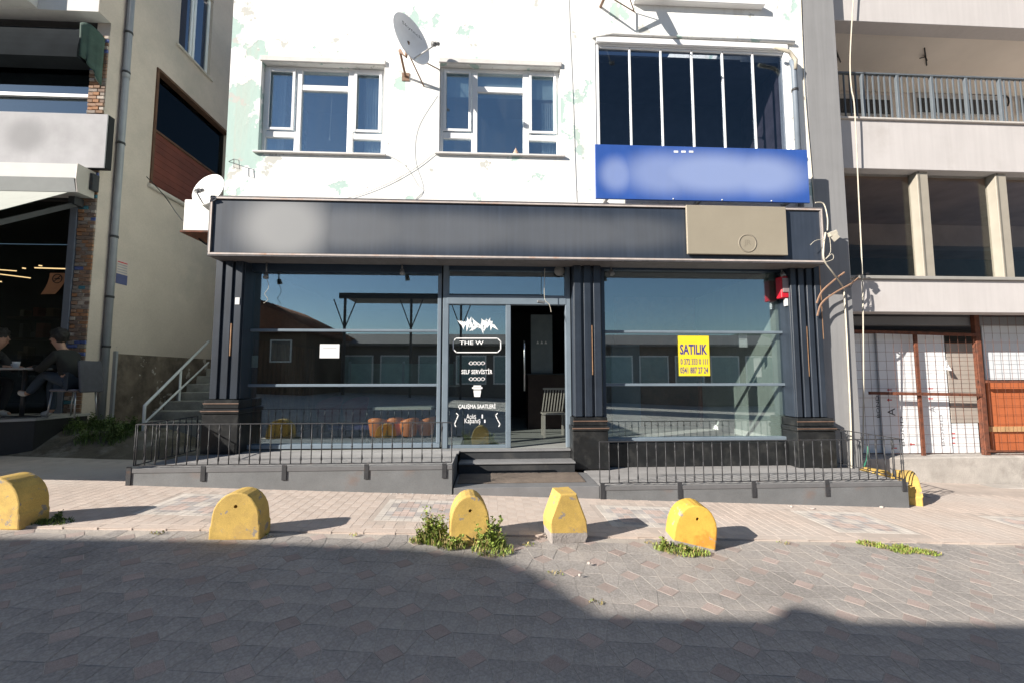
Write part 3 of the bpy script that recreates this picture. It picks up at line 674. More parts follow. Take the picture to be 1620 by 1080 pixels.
# ================================================================== signs
def smear_mat(name, base, pale, blobs, streak=0.2, rough=0.4):
    """printed panel whose lettering is only a soft pale smear; blobs: (x, z, rx, rz, amount) in metres"""
    m = M(name, base, rough, 0.12, 2, streak=streak, spec=0.45); n = m.node_tree.nodes; L = m.node_tree.links; b = n['Principled BSDF']
    src = b.inputs['Base Color'].links[0].from_socket
    g = n.new('ShaderNodeNewGeometry'); tot = None
    for x, z, rx, rz, am in blobs:
        mp = n.new('ShaderNodeVectorMath'); mp.operation = 'SUBTRACT'; mp.inputs[1].default_value = (x, 0, z); L.new(g.outputs['Position'], mp.inputs[0])
        sc = n.new('ShaderNodeVectorMath'); sc.operation = 'MULTIPLY'; sc.inputs[1].default_value = (1/rx, 0, 1/rz); L.new(mp.outputs[0], sc.inputs[0])
        ln = n.new('ShaderNodeVectorMath'); ln.operation = 'LENGTH'; L.new(sc.outputs[0], ln.inputs[0])
        r = n.new('ShaderNodeMapRange'); r.interpolation_type = 'SMOOTHSTEP'; r.inputs[1].default_value = 0.35; r.inputs[2].default_value = 1.15; r.inputs[3].default_value = am; r.inputs[4].default_value = 0; L.new(ln.outputs['Value'], r.inputs[0])
        if tot is None: tot = r.outputs[0]
        else:
            mx = n.new('ShaderNodeMath'); mx.operation = 'MAXIMUM'; L.new(tot, mx.inputs[0]); L.new(r.outputs[0], mx.inputs[1]); tot = mx.outputs[0]
    x = n.new('ShaderNodeMix'); x.data_type = 'RGBA'; L.new(tot, x.inputs[0]); L.new(src, x.inputs[6]); x.inputs[7].default_value = (*pale, 1); L.new(x.outputs[2], b.inputs['Base Color'])
    return m
fa = PR(330, 320, 1303, 411.5, FY); fx0, fx1, fz0, fz1 = fa
fs = thing('shop_sign_box', ((fx0+fx1)/2, FY+.2, fz0), 'long dark blue fascia sign box across the whole shop front', 'sign')
blob = lambda px, py, rx, ry, am: (P(px, py, FY).x, P(px, py, FY).z, rx*FY/690, ry*FY/690, am)
face_m = smear_mat('navy_sign_face', (0.036, 0.046, 0.066), (0.28, 0.285, 0.29), [blob(450, 358, 85, 70, 1.0), blob(560, 362, 140, 42, .36), blob(700, 365, 220, 38, .3), blob(880, 367, 220, 36, .26), blob(1000, 368, 110, 34, .22)], streak=0.22, rough=0.35)
boxp('body', fs, M('sign_case', (0.16, 0.145, 0.14), 0.5, 0.15, 4, streak=0.2), fx0, fx1, FY+.02, WY-.003, fz0, fz1, .006)
boxp('panel', fs, face_m, fx0+.06, fx1-.06, FY+.008, FY+.019, fz0+.06, fz1-.06)
frame_m = M('sign_edge', (0.30, 0.27, 0.255), 0.45, 0.15, 5, streak=0.2)
for nm, a in (('edge', (fx0, fx1, FY-.012, FY+.019, fz1-.055, fz1+.004)), ('edge', (fx0, fx1, FY-.012, FY+.019, fz0-.004, fz0+.055)), ('edge', (fx0-.004, fx0+.055, FY-.011, FY+.018, fz0+.056, fz1-.056)), ('edge', (fx1-.055, fx1+.004, FY-.011, FY+.018, fz0+.056, fz1-.056))): boxp(nm, fs, M('sign_case_dark', (0.10, 0.095, 0.10), 0.45, 0.2, 5, streak=0.3), *a, bev=.006)
pale_e = M('sign_inner_edge', (0.50, 0.44, 0.41), 0.5, 0.2, 6, dirt=((0.42, 0.25, 0.17), 3, 0.55, 0.7))
for a in ((fx0+.04, fx1-.04, FY-.018, FY-.0125, fz1-.045, fz1-.022), (fx0+.04, fx1-.04, FY-.018, FY-.0125, fz0+.022, fz0+.045), (fx0+.02, fx0+.042, FY-.018, FY-.0125, fz0+.022, fz1-.022), (fx1-.042, fx1-.02, FY-.018, FY-.0125, fz0+.022, fz1-.022)): boxp('inner_edge', fs, pale_e, *a)
# plain khaki box fixed over the right part of the sign
ka = PR(1087, 326, 1245, 403, FY-.06)
kb = thing('khaki_sign_board', ((ka[0]+ka[1])/2, FY-.05, ka[2]), 'plain khaki board with a faint round emblem on the dark fascia sign', 'sign')
kh = M('khaki_board', (0.30, 0.265, 0.205), 0.55, 0.05, 2, fine=0.03); kh2 = M('khaki_emblem', (0.245, 0.215, 0.168), 0.55, 0.05)
boxp('board', kb, kh, ka[0], ka[1], FY-.06, FY-.019, ka[2], ka[3], .006)
ec = P(1183, 385, FY-.062)
part('emblem_ring', kb, kh2, lambda b: b.lathe((ec.x, FY-.0605, ec.z), (0, -1, 0), [(.125, 0), (.125, .002), (.15, .002), (.15, 0)], 28))
text('JR', ec.x-.06, ec.x+.055, ec.z-.055, ec.z+.055, FY-.0605, kh2, kb, 'emblem_letters', bold=.02)
# blue sign in front of the balcony
BY = 6.6; ba = PR(942, 233, 1279, 318, BY)
bs = thing('blue_sign', ((ba[0]+ba[1])/2, BY, ba[2]), 'wide blue sign with washed out white writing below the glazed balcony', 'sign')
bl = lambda px, py, rx, ry, am: (P(px, py, BY).x, P(px, py, BY).z, rx*BY/690, ry*BY/690, am)
blue_face = smear_mat('blue_sign_face', (0.032, 0.09, 0.34), (0.30, 0.37, 0.58), [bl(975, 276, 34, 36, .6), bl(1050, 275, 85, 46, .62), bl(1130, 275, 150, 46, .75), bl(1205, 278, 95, 44, .75)], streak=0.06, rough=0.35)
boxp('panel', bs, blue_face, ba[0], ba[1], BY, BY+.03, ba[2], ba[3], .004)
part('frame', bs, M('sign_back_frame', (0.3, 0.3, 0.3), 0.5), lambda b: [b.box(x, x+.05, BY+.031, WY-.004, z, z+.05) for x in (ba[0]+.2, (ba[0]+ba[1])/2, ba[1]-.25) for z in (ba[2]+.06, ba[3]-.14)])
for px in (1065, 1142, 1220): boxp('screw', bs, white_paint, PX(px, 316, BY)-.008, PX(px, 316, BY)+.008, BY-.008, BY-.001, ba[2]+.012, ba[2]+.028)
part('lettering', bs, vin, lambda b: [b.box(PX(px, 241, BY), PX(px, 241, BY)+.07, BY-.004, BY-.001, PZ(px, 242, BY), PZ(px, 239, BY)) for px in (1066, 1078, 1090)])

# ================================================================== decks, steps, railings
DY = 5.8; LZ = 0.45; RZ = 0.155
LX0, LX1 = -4.46, -0.475; RX0, RX1 = 1.46, 5.71
def deck(name, label, x0, x1, z, back):
    t = thing(name, ((x0+x1)/2, DY, G((x0+x1)/2)), label, 'deck')
    n = 9; pw = (back-DY-.01)/n
    for i in range(n): boxp('plank', t, deck_m, x0+.004, x1-.004, DY+.006+pw*i, DY+.006+pw*(i+1)-.004, z-.03, z+random.uniform(-.001, .001), .003)
    def side(b):
        b.prism([(x0, G(x0)+.012), (x1, G(x1)+.012), (x1, z-.032), (x0, z-.032)], lambda u, v, d: (u, d, v), DY-.003, DY+.02)
    part('front_sheet', t, deck_side, side); boxp('nosing', t, M('deck_nosing', (0.13, 0.13, 0.135), 0.5, 0.1), x0-.002, x1+.002, DY-.012, DY+.0055, z-.05, z+.004, .003)
    for x in (x0-.004, x1-.02): part('side_sheet', t, deck_side, lambda b: b.box(x, x+.024, DY+.022, back-.02, G(x)+.0, z-.033))
    return t
ld = deck('shop_deck', 'raised grey plank deck with railing left of the shop steps', LX0, LX1, LZ, 6.74)
part('plank', ld, deck_m, lambda b: b.box(LX0+.3, LX1+.02, 6.742, 7.02, LZ-.03, LZ, .003))
rd = deck('shop_deck', 'low grey plank deck with railing right of the shop steps', RX0, RX1, RZ, 6.74)
part('plank', rd, deck_m, lambda b: b.box(RX0, RX1-.5, 6.742, 6.98, RZ-.03, RZ, .003))
# steps between the decks
st = thing('entrance_steps', (.5, 6.3, .06), 'two dark stone steps with a brown doormat landing at the shop door', 'steps')
part('landing', st, M('landing_stone', (0.16, 0.16, 0.165), 0.6, 0.15, 3, fine=.1), lambda b: b.prism([(LX1+.022, G(LX1)+.0), (RX0-.006, G(RX0)+.0), (RX0-.006, .16), (LX1+.022, .16)], lambda u, v, d: (u, d, v), DY+.004, 6.63, .005))
step_m = M('dark_step', (0.035, 0.037, 0.04), 0.45, 0.2, 4, dirt=((0.08, 0.078, 0.075), 3, .5, .8)); tread_m = M('step_tread', (0.20, 0.20, 0.205), 0.5, 0.12, 4, fine=.08)
boxp('riser', st, step_m, LX1+.024, 1.30, 6.66, 6.93, .0, .285, .004); boxp('tread', st, tread_m, LX1+.023, 1.31, 6.635, 6.935, .287, .315, .006)
boxp('riser', st, step_m, LX1+.024, 1.29, 6.94, 7.03, .0, .425, .004); boxp('tread', st, tread_m, dr[0]-.07, 1.29, 6.915, 7.03, .427, .458, .006)
mt = PR(722, 745, 925, 770, 6.2)
boxp('doormat', st, M('coir_mat', (0.17, 0.135, 0.11), 0.95, 0.2, 6, 0.6, 220, fine=.25), -.42, 1.32, 6.02, 6.6, .161, .172, .003)

def railing(name, label, pts_list, zb, zt, spacing, brackets, base):
    t = thing(name, base, label, 'railing')
    first = None; nb = 0
    for (a, c) in pts_list:
        a, c = Vector(a), Vector(c); L_ = (c-a).length; d = (c-a).normalized()
        p0, p1 = Vector((a.x, a.y, 0)), Vector((c.x, c.y, 0))
        part('top_rail', t, iron, lambda b: b.bar(p0+Vector((0, 0, zt)), p1+Vector((0, 0, zt)), .02, .011))
        part('bottom_rail', t, iron, lambda b: b.bar(p0+Vector((0, 0, zb)), p1+Vector((0, 0, zb)), .02, .01))
        n = round(L_/spacing)
        for i in range(n+1):
            q = a + (c-a)*(i/n)
            if first is None:
                def bal_(b):
                    b.tube([(q.x, q.y, zb), (q.x, q.y, zt)], .0062, 6); zm = zb + (zt-zb)*.42
                    b.lathe((q.x, q.y, zm), (0, 0, 1), [(.006, -.035), (.0105, -.022), (.0075, -.012), (.013, 0), (.0075, .012), (.0105, .022), (.006, .035)], 8)
                first = part('baluster', t, iron, bal_); fq = q
                def bal2(b):
                    b.tube([(q.x, q.y, zb), (q.x, q.y, zt)], .0062, 6); zm = zb + (zt-zb)*.14
                    b.lathe((q.x, q.y, zm), (0, 0, 1), [(.006, -.045), (.013, -.015), (.011, .01), (.006, .05)], 8); b.lathe((q.x, q.y, zb+(zt-zb)*.84), (0, 0, 1), [(.006, -.04), (.011, .0), (.013, .015), (.006, .04)], 8)
                tmp = B(); bal2(tmp); second = tmp.build('baluster', iron, t); 
                second.location = (second.location + (d*(L_/n))) if True else second.location; nb = 2; continue
            if i == 1 and nb == 2: nb = 3; continue
            src = (first, second)[nb % 2]; nb += 1
            off = q - fq - Vector((0, 0, q.z-fq.z)); c2 = src.copy(); COL.objects.link(c2); c2.parent = t; c2.location = off
    for (x, y, z0, z1) in brackets: boxp('bracket', t, iron, x-.03, x+.03, y-.018, y-.006, z0, z1, .003)
    return t
RT = PZ(520, 669, DY+.02); RB = PZ(520, 735, DY+.02)
lbr = [(PX(p, 750, DY), DY, LZ-.16, LZ+.03) for p in (322, 450, 580, 703)] + [(LX0-.02, DY, LZ-.2, LZ+.03)]
railing('deck_railing', 'thin dark iron railing round the left shop deck', [((LX0+.0, DY+.03, 0), (LX1-.01, DY+.03, 0)), ((LX0, 7.0, 0), (LX0, DY+.06, 0))], max(RB, LZ+.035), RT, .13, lbr, (-2.4, DY, LZ))
RT2 = PZ(1200, 696, DY+.02)
rbr = [(PX(p, 775, DY), DY, RZ-.17, RZ+.05) for p in (953, 1075, 1192, 1308)] + [(RX1-.06, DY, RZ-.12, RZ+.05)]
railing('deck_railing', 'thin dark iron railing round the right shop deck', [((RX0+.01, DY+.03, 0), (RX1-.01, DY+.03, 0)), ((RX1-.01, 7.0, 0), (RX1-.01, DY+.06, 0))], RZ+.035, RT2, .128, rbr, (3.5, DY, RZ))

# ================================================================== bollards
def arch(wd, ht, base_h, n=14, shoulder=0.03):
    pts = [(-wd/2, 0), (wd/2, 0), (wd/2, base_h)]
    r = wd/2-shoulder*.3
    for i in range(n+1):
        t = math.pi*i/n; pts.append((r*math.cos(t), base_h+.02+(ht-base_h-.02)*math.sin(t)**0.85))
    pts.append((-wd/2, base_h)); return pts
def bollard(x, y, wd, ht, dp, label, rz=0.0, lean=0.0, prof=None, paint_from=None, hole=True, sink=0.02, mat=None):
    base = Vector((x, y, G(x)+.012)); t = thing('bollard', base, label, 'bollard', None)
    prof = prof or arch(wd, ht, ht*.28)
    b = B(); bm = b.bm
    fr = [bm.verts.new((u, -dp/2, v-sink)) for u, v in prof]; bk = [bm.verts.new((u, dp/2, v-sink)) for u, v in prof]; k = len(prof)
    sides = [bm.faces.new((fr[i], fr[(i+1) % k], bk[(i+1) % k], bk[i])) for i in range(k)]
    bm.faces.new(bk)
    if hole:
        hz = ht*.66; hr = .016; ring = [bm.verts.new((hr*math.cos(a), -dp/2, hz+hr*math.sin(a))) for a in [2*math.pi*i/12 for i in range(12)]]; rin = [bm.verts.new((v.co.x, -dp/2+.06, v.co.z)) for v in ring]
        e_ = [bm.edges.get((fr[i], fr[(i+1) % k])) for i in range(k)] + [bm.edges.new((ring[i], ring[(i+1) % 12])) for i in range(12)]
        bmesh.ops.triangle_fill(bm, use_beauty=True, use_dissolve=False, edges=e_)
        for i in range(12): bm.faces.new((ring[i], ring[(i+1) % 12], rin[(i+1) % 12], rin[i]))
        bm.faces.new(rin)
    else: bm.faces.new(fr[::-1])
    es = [e for e in (bm.edges.get((a[i], a[(i+1) % k])) for a in (fr, bk) for i in range(k)) if e]
    bmesh.ops.bevel(bm, geom=es, offset=.014, segments=2, affect='EDGES', profile=.5)
    for f in bm.faces: f.smooth = False
    zz = {}
    M4 = Matrix.Rotation(rz, 4, 'Z') @ Matrix.Rotation(lean, 4, 'Y')
    for v in bm.verts:
        nn = mnoise.noise(v.co*9+Vector((x, y, 0)))*.005; v.co = M4 @ (v.co + Vector((nn, nn*.5, nn))) + base
    mats = [mat or yellow, bare]
    if paint_from:
        geom = bm.verts[:]+bm.edges[:]+bm.faces[:]; n3 = (M4 @ Vector((0.05, 0, 1, 0))).to_3d() if False else M4.to_3x3() @ Vector((.06, 0, 1))
        bmesh.ops.bisect_plane(bm, geom=geom, plane_co=base + M4.to_3x3() @ Vector((0, 0, paint_from)), plane_no=n3)
        for f in bm.faces:
            if (f.calc_center_median()-(base + M4.to_3x3() @ Vector((0, 0, paint_from)))).dot(n3) < 0: f.material_index = 1
    b.build('body', mats, t); return t
def gp(px, py):
    d = FWD*FPX + RGT*(px-CX) - UPV*(py-CY); t = (1.6-.052)/(-d.z - .043*d.x); return CAM + d*t
p = gp(33, 836); bollard(p.x-.27, p.y+.14, .54, .46, .26, 'round topped yellow bollard at the far left kerb, cut by the frame', rz=R(-4))
p = gp(370, 852); bollard(p.x-.01, p.y+.12, .44, .425, .22, 'round topped yellow bollard with clean front, before the left deck', rz=R(3))
p = gp(741, 862); bollard(p.x+.0, p.y+.14, .37, .46, .26, 'yellow arched bollard standing among green weeds by the steps', rz=R(6), prof=arch(.37, .46, .14, shoulder=.0))
p = gp(897, 857); bollard(p.x, p.y+.14, .36, .47, .28, 'yellow tapering bollard with flat top and bare concrete foot', prof=[(-.175, 0), (.175, 0), (.185, .06), (.185, .2), (.085, .47), (-.08, .47), (-.165, .24), (-.18, .2)], paint_from=.085, hole=False, rz=R(8))
chip_y = M('chipped_yellow', (0.62, 0.385, 0.065), 0.75, 0.15, 5, 0.25, 130, dirt=((0.55, 0.26, 0.04), 3.5, 0.5, 0.6), fine=.14, chip=((0.32, 0.29, 0.26), 6, 0.60))
p = gp(1100, 868); bollard(p.x, p.y+.13, .40, .425, .26, 'leaning yellow bollard with chipped crumbling foot and grass', lean=R(9), rz=R(-6), prof=arch(.40, .43, .13, shoulder=.0), mat=chip_y, paint_from=.04)
bollard(5.93, 6.55, .5, .40, .3, 'pale yellow bollard behind the end of the right railing', rz=R(20), hole=False)
bollard(5.99, 6.12, .42, .47, .20, 'yellow bollard turned sideways at the right deck corner', rz=R(70), hole=False)

# ================================================================== weeds
leaf1 = M('weed_green', (0.19, 0.25, 0.045), 0.6, 0.3, 6, island=0.45); leaf2 = M('weed_dry', (0.28, 0.22, 0.09), 0.7, 0.3, 6, island=0.4); leaf3 = M('weed_dark', (0.08, 0.12, 0.03), 0.6, 0.3, 6, island=0.45)
for m in (leaf1, leaf2, leaf3): m.node_tree.nodes['Principled BSDF'].inputs['Subsurface Weight'].default_value = 0.0
def weeds(label, spots, mats=(leaf1, leaf2), seed=1, name='weed_clump', zf=None):
    """spots: (x, y, radius, height, blades, leafy stems)"""
    rr = random.Random(seed); b = B(); zf = zf or (lambda x, y: G(x)+.014)
    cx, cy = spots[0][0], spots[0][1]
    for (x, y, rad, ht, nb, ns) in spots:
        for i in range(nb):
            a = rr.uniform(0, 6.283); r_ = rad*math.sqrt(rr.random()); px, py = x+r_*math.cos(a), y+r_*math.sin(a)*.7
            h = ht*rr.uniform(.35, 1)*(1-.5*r_/rad); az = rr.uniform(0, 6.283); bend = h*rr.uniform(.25, .9); wd = rr.uniform(.003, .006)
            d = Vector((math.cos(az), math.sin(az), 0)); sd = Vector((-d.y, d.x, 0))*wd; o = Vector((px, py, zf(px, py)-.005))
            m1 = o + d*bend*.35 + Vector((0, 0, h*.6)); m2 = o + d*bend + Vector((0, 0, h))
            b.mi = 0 if rr.random() < .72 else 1
            vs = [b.bm.verts.new(q) for q in (o-sd, o+sd, m1+sd*.8, m1-sd*.8, m2)]
            for q in ((0, 1, 2, 3), (3, 2, 4)): b.bm.faces.new([vs[k] for k in q]).material_index = b.mi
        for i in range(ns):
            a = rr.uniform(0, 6.283); r_ = rad*.7*rr.random(); o = Vector((x+r_*math.cos(a), y+r_*math.sin(a)*.7, zf(x, y)-.005)); h = ht*rr.uniform(.6, 1.25)
            ln = Vector((rr.uniform(-.35, .35), rr.uniform(-.3, .3), 1)).normalized(); b.mi = 0
            for k in range(26):
                t_ = rr.random(); c = o + ln*h*(.1+.9*t_); d = Vector((rr.uniform(-1, 1), rr.uniform(-1, 1), rr.uniform(-.2, .8))).normalized(); L_ = rr.uniform(.024, .062)*(1.15-.6*t_)
                s_ = d.cross(Vector((rr.uniform(-1, 1), rr.uniform(-1, 1), rr.uniform(-1, 1)))).normalized()*L_*.28
                b.mi = 0 if rr.random() < .85 else 1
                vs = [b.bm.verts.new(q) for q in (c, c+d*L_*.5+s_, c+d*L_, c+d*L_*.5-s_)]; b.bm.faces.new(vs).material_index = b.mi
            b.bm.faces.new([b.bm.verts.new(q) for q in (o-Vector((.003, 0, 0)), o+Vector((.003, 0, 0)), o+ln*h)]).material_index = 1
    o = b.build(name, list(mats), None, (cx, cy, zf(cx, cy))); return tag(o, label, 'weeds', kind='stuff' if len(spots) > 7 else None)
q = gp(690, 860); q2 = gp(790, 868)
weeds('tall green weeds growing round the arched bollard by the steps', [(q.x-.02, q.y+.06, .13, .28, 280, 26), (q.x+.14, q.y-.02, .16, .12, 300, 6), (q2.x-.08, q2.y+.08, .14, .23, 260, 18), (q2.x-.06, q2.y-.03, .2, .09, 320, 3), (q.x-.16, q.y+.06, .1, .1, 110, 4)], seed=2)
q = gp(75, 829); weeds('low dark grass tuft at the foot of the leftmost bollard', [(q.x+.02, q.y+.05, .15, .08, 220, 3), (q.x-.1, q.y+.02, .1, .07, 120, 0)], (leaf3, leaf1), 3)
q = gp(1080, 872); weeds('short yellow green grass at the foot of the leaning bollard', [(q.x, q.y, .17, .08, 260, 2), (q.x-.15, q.y+.06, .1, .11, 130, 3), (q.x+.14, q.y-.02, .11, .07, 130, 0)], (leaf1, leaf2), 4)
q = gp(1425, 868); weeds('flat diamond of grass between the pavers on the right', [(q.x+dx, q.y+dy, .10, .055, 150, 0) for dx, dy in ((0, 0), (-.14, .08), (-.24, .13), (.12, -.04), (.22, -.08), (-.05, -.05), (.07, .05))], (leaf1, leaf2), 5)
rr = random.Random(6)
weeds('dark weeds on the earth bank in the alley', [(rr.uniform(-7.3, -6.0), rr.uniform(7.5, 8.3), .2, .22, 150, 8) for i in range(12)], (leaf3, leaf3), 7, zf=bank)
# small tufts along the joints
tf = [(gp(px, py)) for px, py in ((560, 845), (420, 846), (250, 842), (1030, 858), (1240, 858), (835, 860), (880, 905), (945, 950))]
weeds('tiny weeds in the joint between street and pavement', [(a.x, a.y, .07, .03, 26, 0) for a in tf], (leaf2, leaf1), 9)

# crumbs and stones
stone_m = M('rubble', (0.50, 0.44, 0.40), 0.9, 0.2, 9, .3, 60)
def stone(px, py, sx, sz, label):
    a = gp(px, py); b = B(); bmesh.ops.create_icosphere(b.bm, subdivisions=1, radius=1)
    for v in b.bm.verts: v.co = Vector((v.co.x*sx*(1+.4*mnoise.noise(v.co*2+a)), v.co.y*sx*.8*(1+.4*mnoise.noise(v.co*2.3+a)), v.co.z*sz)) + Vector((a.x, a.y, G(a.x)+.02+sz*.6))
    tag(b.build('stone', stone_m, None, (a.x, a.y, G(a.x)+.018)), label, 'stone')
stone(1395, 803, .028, .014, 'pale crumb of rubble near the right corner of the deck')
stone(1283, 804, .06, .008, 'thin flat rubble slab lying below the right deck')
stone(1252, 802, .022, .013, 'small pale rubble piece beside the thin slab under the right deck')
stone(932, 893, .018, .012, 'white pebble on the pavers right of the weeds')
stone(917, 912, .014, .012, 'small white pebble near the shadow edge on the pavers')
stone(1520, 745, .06, .04, 'loose stone by the concrete ledge on the right')
stone(1468, 786, .045, .02, 'brown stone in the railing shadow at the right deck corner')
stone(228, 704, .30, .06, 'broad pale stone slab behind the left railing')

# ================================================================== satellite dishes, pipes, cables on the white building
dish_m = M('dish_grey', (0.84, 0.85, 0.87), 0.5, 0.05); rod = M('rusty_bracket', (0.22, 0.14, 0.10), 0.8, 0.3, 12)
def dish(c, axis, r, label, mat, arm_end, mount, squash=1.0):
    c = Vector(c); ax = Vector(axis).normalized()
    t = thing('satellite_dish', mount[0], label, 'satellite dish')
    b = B(); prof = [(r*k/8, .22*r*((k/8)**2-1)+.0) for k in range(9)]
    b.lathe(c, ax, prof + [(r*1.02, .0), (r*1.02, -.012)] + [(r*k/8, .22*r*((k/8)**2-1)-.012) for k in range(8, -1, -1)], 32); b.build('reflector', mat, t)
    ae = Vector(arm_end)
    low = c - (Vector((0, 0, 1)) - ax*ax.z).normalized()*r*.95
    part('arm', t, M('galvanised', (0.5, 0.5, 0.5), 0.4, 0.1), lambda b: b.tube([low, ae], .011, 6))
    part('receiver', t, M('receiver_grey', (0.2, 0.2, 0.2), 0.5), lambda b: (b.tube([ae, ae+(c-ae).normalized()*.07], [.03, .035], 10), b.tube([ae+Vector((.05, 0, .01)), ae+Vector((.05, 0, .01))+(c-ae).normalized()*.07], .025, 10)))
    return t, c, ax
dc = P(652, 62, 6.45)
t, c, ax = dish(dc, (0.80, -.60, .14), .37, 'grey satellite dish with lettering on rusty bracket between the windows', dish_m, P(689, 71, 6.25), [P(640, 124, WY)])
wp = Vector((P(642, 118, WY).x, WY-.002, P(642, 118, WY).z)); bc = c-ax*.09
part('bracket', t, rod, lambda b: (b.tube([bc, bc+Vector((-.03, .0, -.25)), (wp.x-.02, 6.55, wp.z+.1)], .028, 8), b.tube([(wp.x-.02, 6.55, wp.z+.1), (wp.x, WY-.002, wp.z-.05)], .02, 6), b.tube([bc+Vector((0, .05, -.15)), (wp.x+.3, WY-.002, wp.z-.2)], .012, 6), b.tube([bc+Vector((0, .05, -.15)), (wp.x+.55, WY-.002, wp.z+.1)], .010, 6), b.box(wp.x-.06, wp.x+.06, WY-.012, WY-.001, wp.z-.12, wp.z+.02)))
sx = Vector((0, 0, 1)).cross(ax).normalized(); sz = ax.cross(sx)
text('Skytech', 0, 0, 0, 0, 0, M('dish_print', (0.03, 0.035, 0.06), 0.6), t, 'lettering', f3=lambda u, v: c + sx*((u-.5)*.40) + sz*(.10+.075*v) + ax*.012 - ax*.0)
dc2 = P(329, 300, 6.62)
t2, c2, ax2 = dish(dc2, (-.25, -.92, .25), .27, 'plain white satellite dish at the left end of the fascia sign', white_paint, P(310, 303, 6.42), [(-4.3, 6.9, 4.4)])
part('bracket', t2, rod, lambda b: (b.tube([c2-ax2*.06, (WX0+.02, WY-.003, c2.z-.05)], .02, 8), b.tube([c2-ax2*.06, (WX0+.02, WY-.003, c2.z-.35)], .014, 8)))
dc3 = P(985, -60, 6.4)
t3, c3, ax3 = dish(dc3, (0.5, -.8, .3), .36, 'bracket and shadow of a dish above the frame over the glazed balcony', dish_m, P(1020, -30, 6.1), [P(950, 12, WY)])
e3 = P(950, 20, WY); part('bracket', t3, rod, lambda b: (b.tube([c3-ax3*.08, (e3.x, 6.6, e3.z), (e3.x, WY-.003, e3.z+.1)], .024, 8), b.tube([(e3.x, 6.6, e3.z), P(1005, 20, WY-.02)], .010, 6), b.tube([c3-ax3*.08, P(1003, 18, WY-.02)], .010, 6)))
# white wall cabinet left of the sign
ca = PR(294, 318, 336, 370, 6.75)
cb = thing('white_wall_cabinet', (ca[0]+.25, 6.9, ca[2]), 'white box with rusty underside jutting out beside the fascia sign', 'cabinet')
boxp('body', cb, white_paint, ca[0], WX0+.02, 6.7, 7.25, ca[2]+.03, ca[3], .01); boxp('tray', cb, rust, ca[0]-.03, WX0+.02, 6.68, 7.27, ca[2], ca[2]+.028, .003)
part('strut', cb, iron, lambda b: b.bar((ca[0]+.05, 7.0, ca[2]-.002), (WX0-.005, 7.0, ca[2]-.3), .025, .025))
# small metal loop at the left of the wall
lp = P(375, 258, WY-.05); o = B().tube([P(362, 256, WY-.003), P(370, 252, WY-.1), P(378, 254, WY-.1), P(379, 268, WY-.1), P(370, 265, WY-.1), P(370, 252, WY-.1)], .005, 6).build('cable_hook', iron, None, P(362, 256, WY)); tag(o, 'small iron cable hook on the white wall left of the window', 'hook')
# downpipe right of the balcony
pp = thing('rain_pipe', P(1262, 240, WY-.05), 'grey rain pipe down the right edge of the white wall', 'pipe')
gp_m = M('grey_pipe', (0.16, 0.19, 0.23), 0.5, 0.1); pxx = PX(1258, 150, WY-.06)
part('pipe', pp, gp_m, lambda b: b.tube([(pxx, WY-.06, 3.9), (pxx, WY-.06, 6.9), (pxx-.03, WY-.06, 7.05)], .045, 10))
part('elbow', pp, cable_w, lambda b: b.tube([(pxx+.0, WY-.1, 6.85), (pxx+.0, WY-.12, 7.0), (pxx-.12, WY-.14, 7.13), (pxx-.4, WY-.16, 7.2)], .03, 8))
for z in (5.4, 6.5): part('clamp', pp, iron, lambda b: b.lathe((pxx, WY-.06, z), (0, 0, 1), [(.046, -.02), (.054, -.02), (.054, .02), (.046, .02)], 12))
def cable(label, pts, r, mat, name='cable', smooth=6, cat='cable'):
    pts = [Vector(p) for p in pts]; out = []
    for i in range(len(pts)-1):
        p0, p1, p2, p3 = pts[max(i-1, 0)], pts[i], pts[i+1], pts[min(i+2, len(pts)-1)]
        for k in range(smooth):
            t = k/smooth; out.append(.5*((2*p1)+(p2-p0)*t+(2*p0-5*p1+4*p2-p3)*t*t+(3*p1-p0-3*p2+p3)*t**3))
    out.append(pts[-1]); b = B(); b.tube(out, r, 5); return tag(b.build(name, mat, None, pts[0]), label, cat)
V = WY-.015; wire_p = M('wall_wire', (0.42, 0.42, 0.40), .7)
cable('thin dark cable sagging from window sill to fascia sign', [P(688, 243, V), P(655, 268, V), P(605, 295, V), P(545, 315, V), P(490, 319, V)], .0035, M('grey_wire', (0.22, 0.22, 0.22), .7))
cable('thin cable hanging below the dish past the second window', [P(690, 150, V), P(660, 200, V), P(655, 250, V), P(668, 300, V), P(650, 318, V)], .0028, wire_p)
cable('loose grey cable looping under the first window', [P(612, 245, V), P(640, 262, V), P(660, 292, V), P(668, 300, V), P(655, 314, V)], .0025, wire_p)
cable('long thin cable running down the white wall between window and balcony', [P(898, -20, V), P(901, 60, V), P(905, 150, V), P(908, 240, V), P(911, 318, V)], .004, M('old_cable', (0.6, 0.6, 0.57), .7))
cable('dark cable hanging down the beige side wall to the white box', [P(232, 280, 9.3), P(260, 310, 9.0), P(285, 345, 8.2), P(330, 388, 7.2)], .009, cable_b)
Q = 6.5
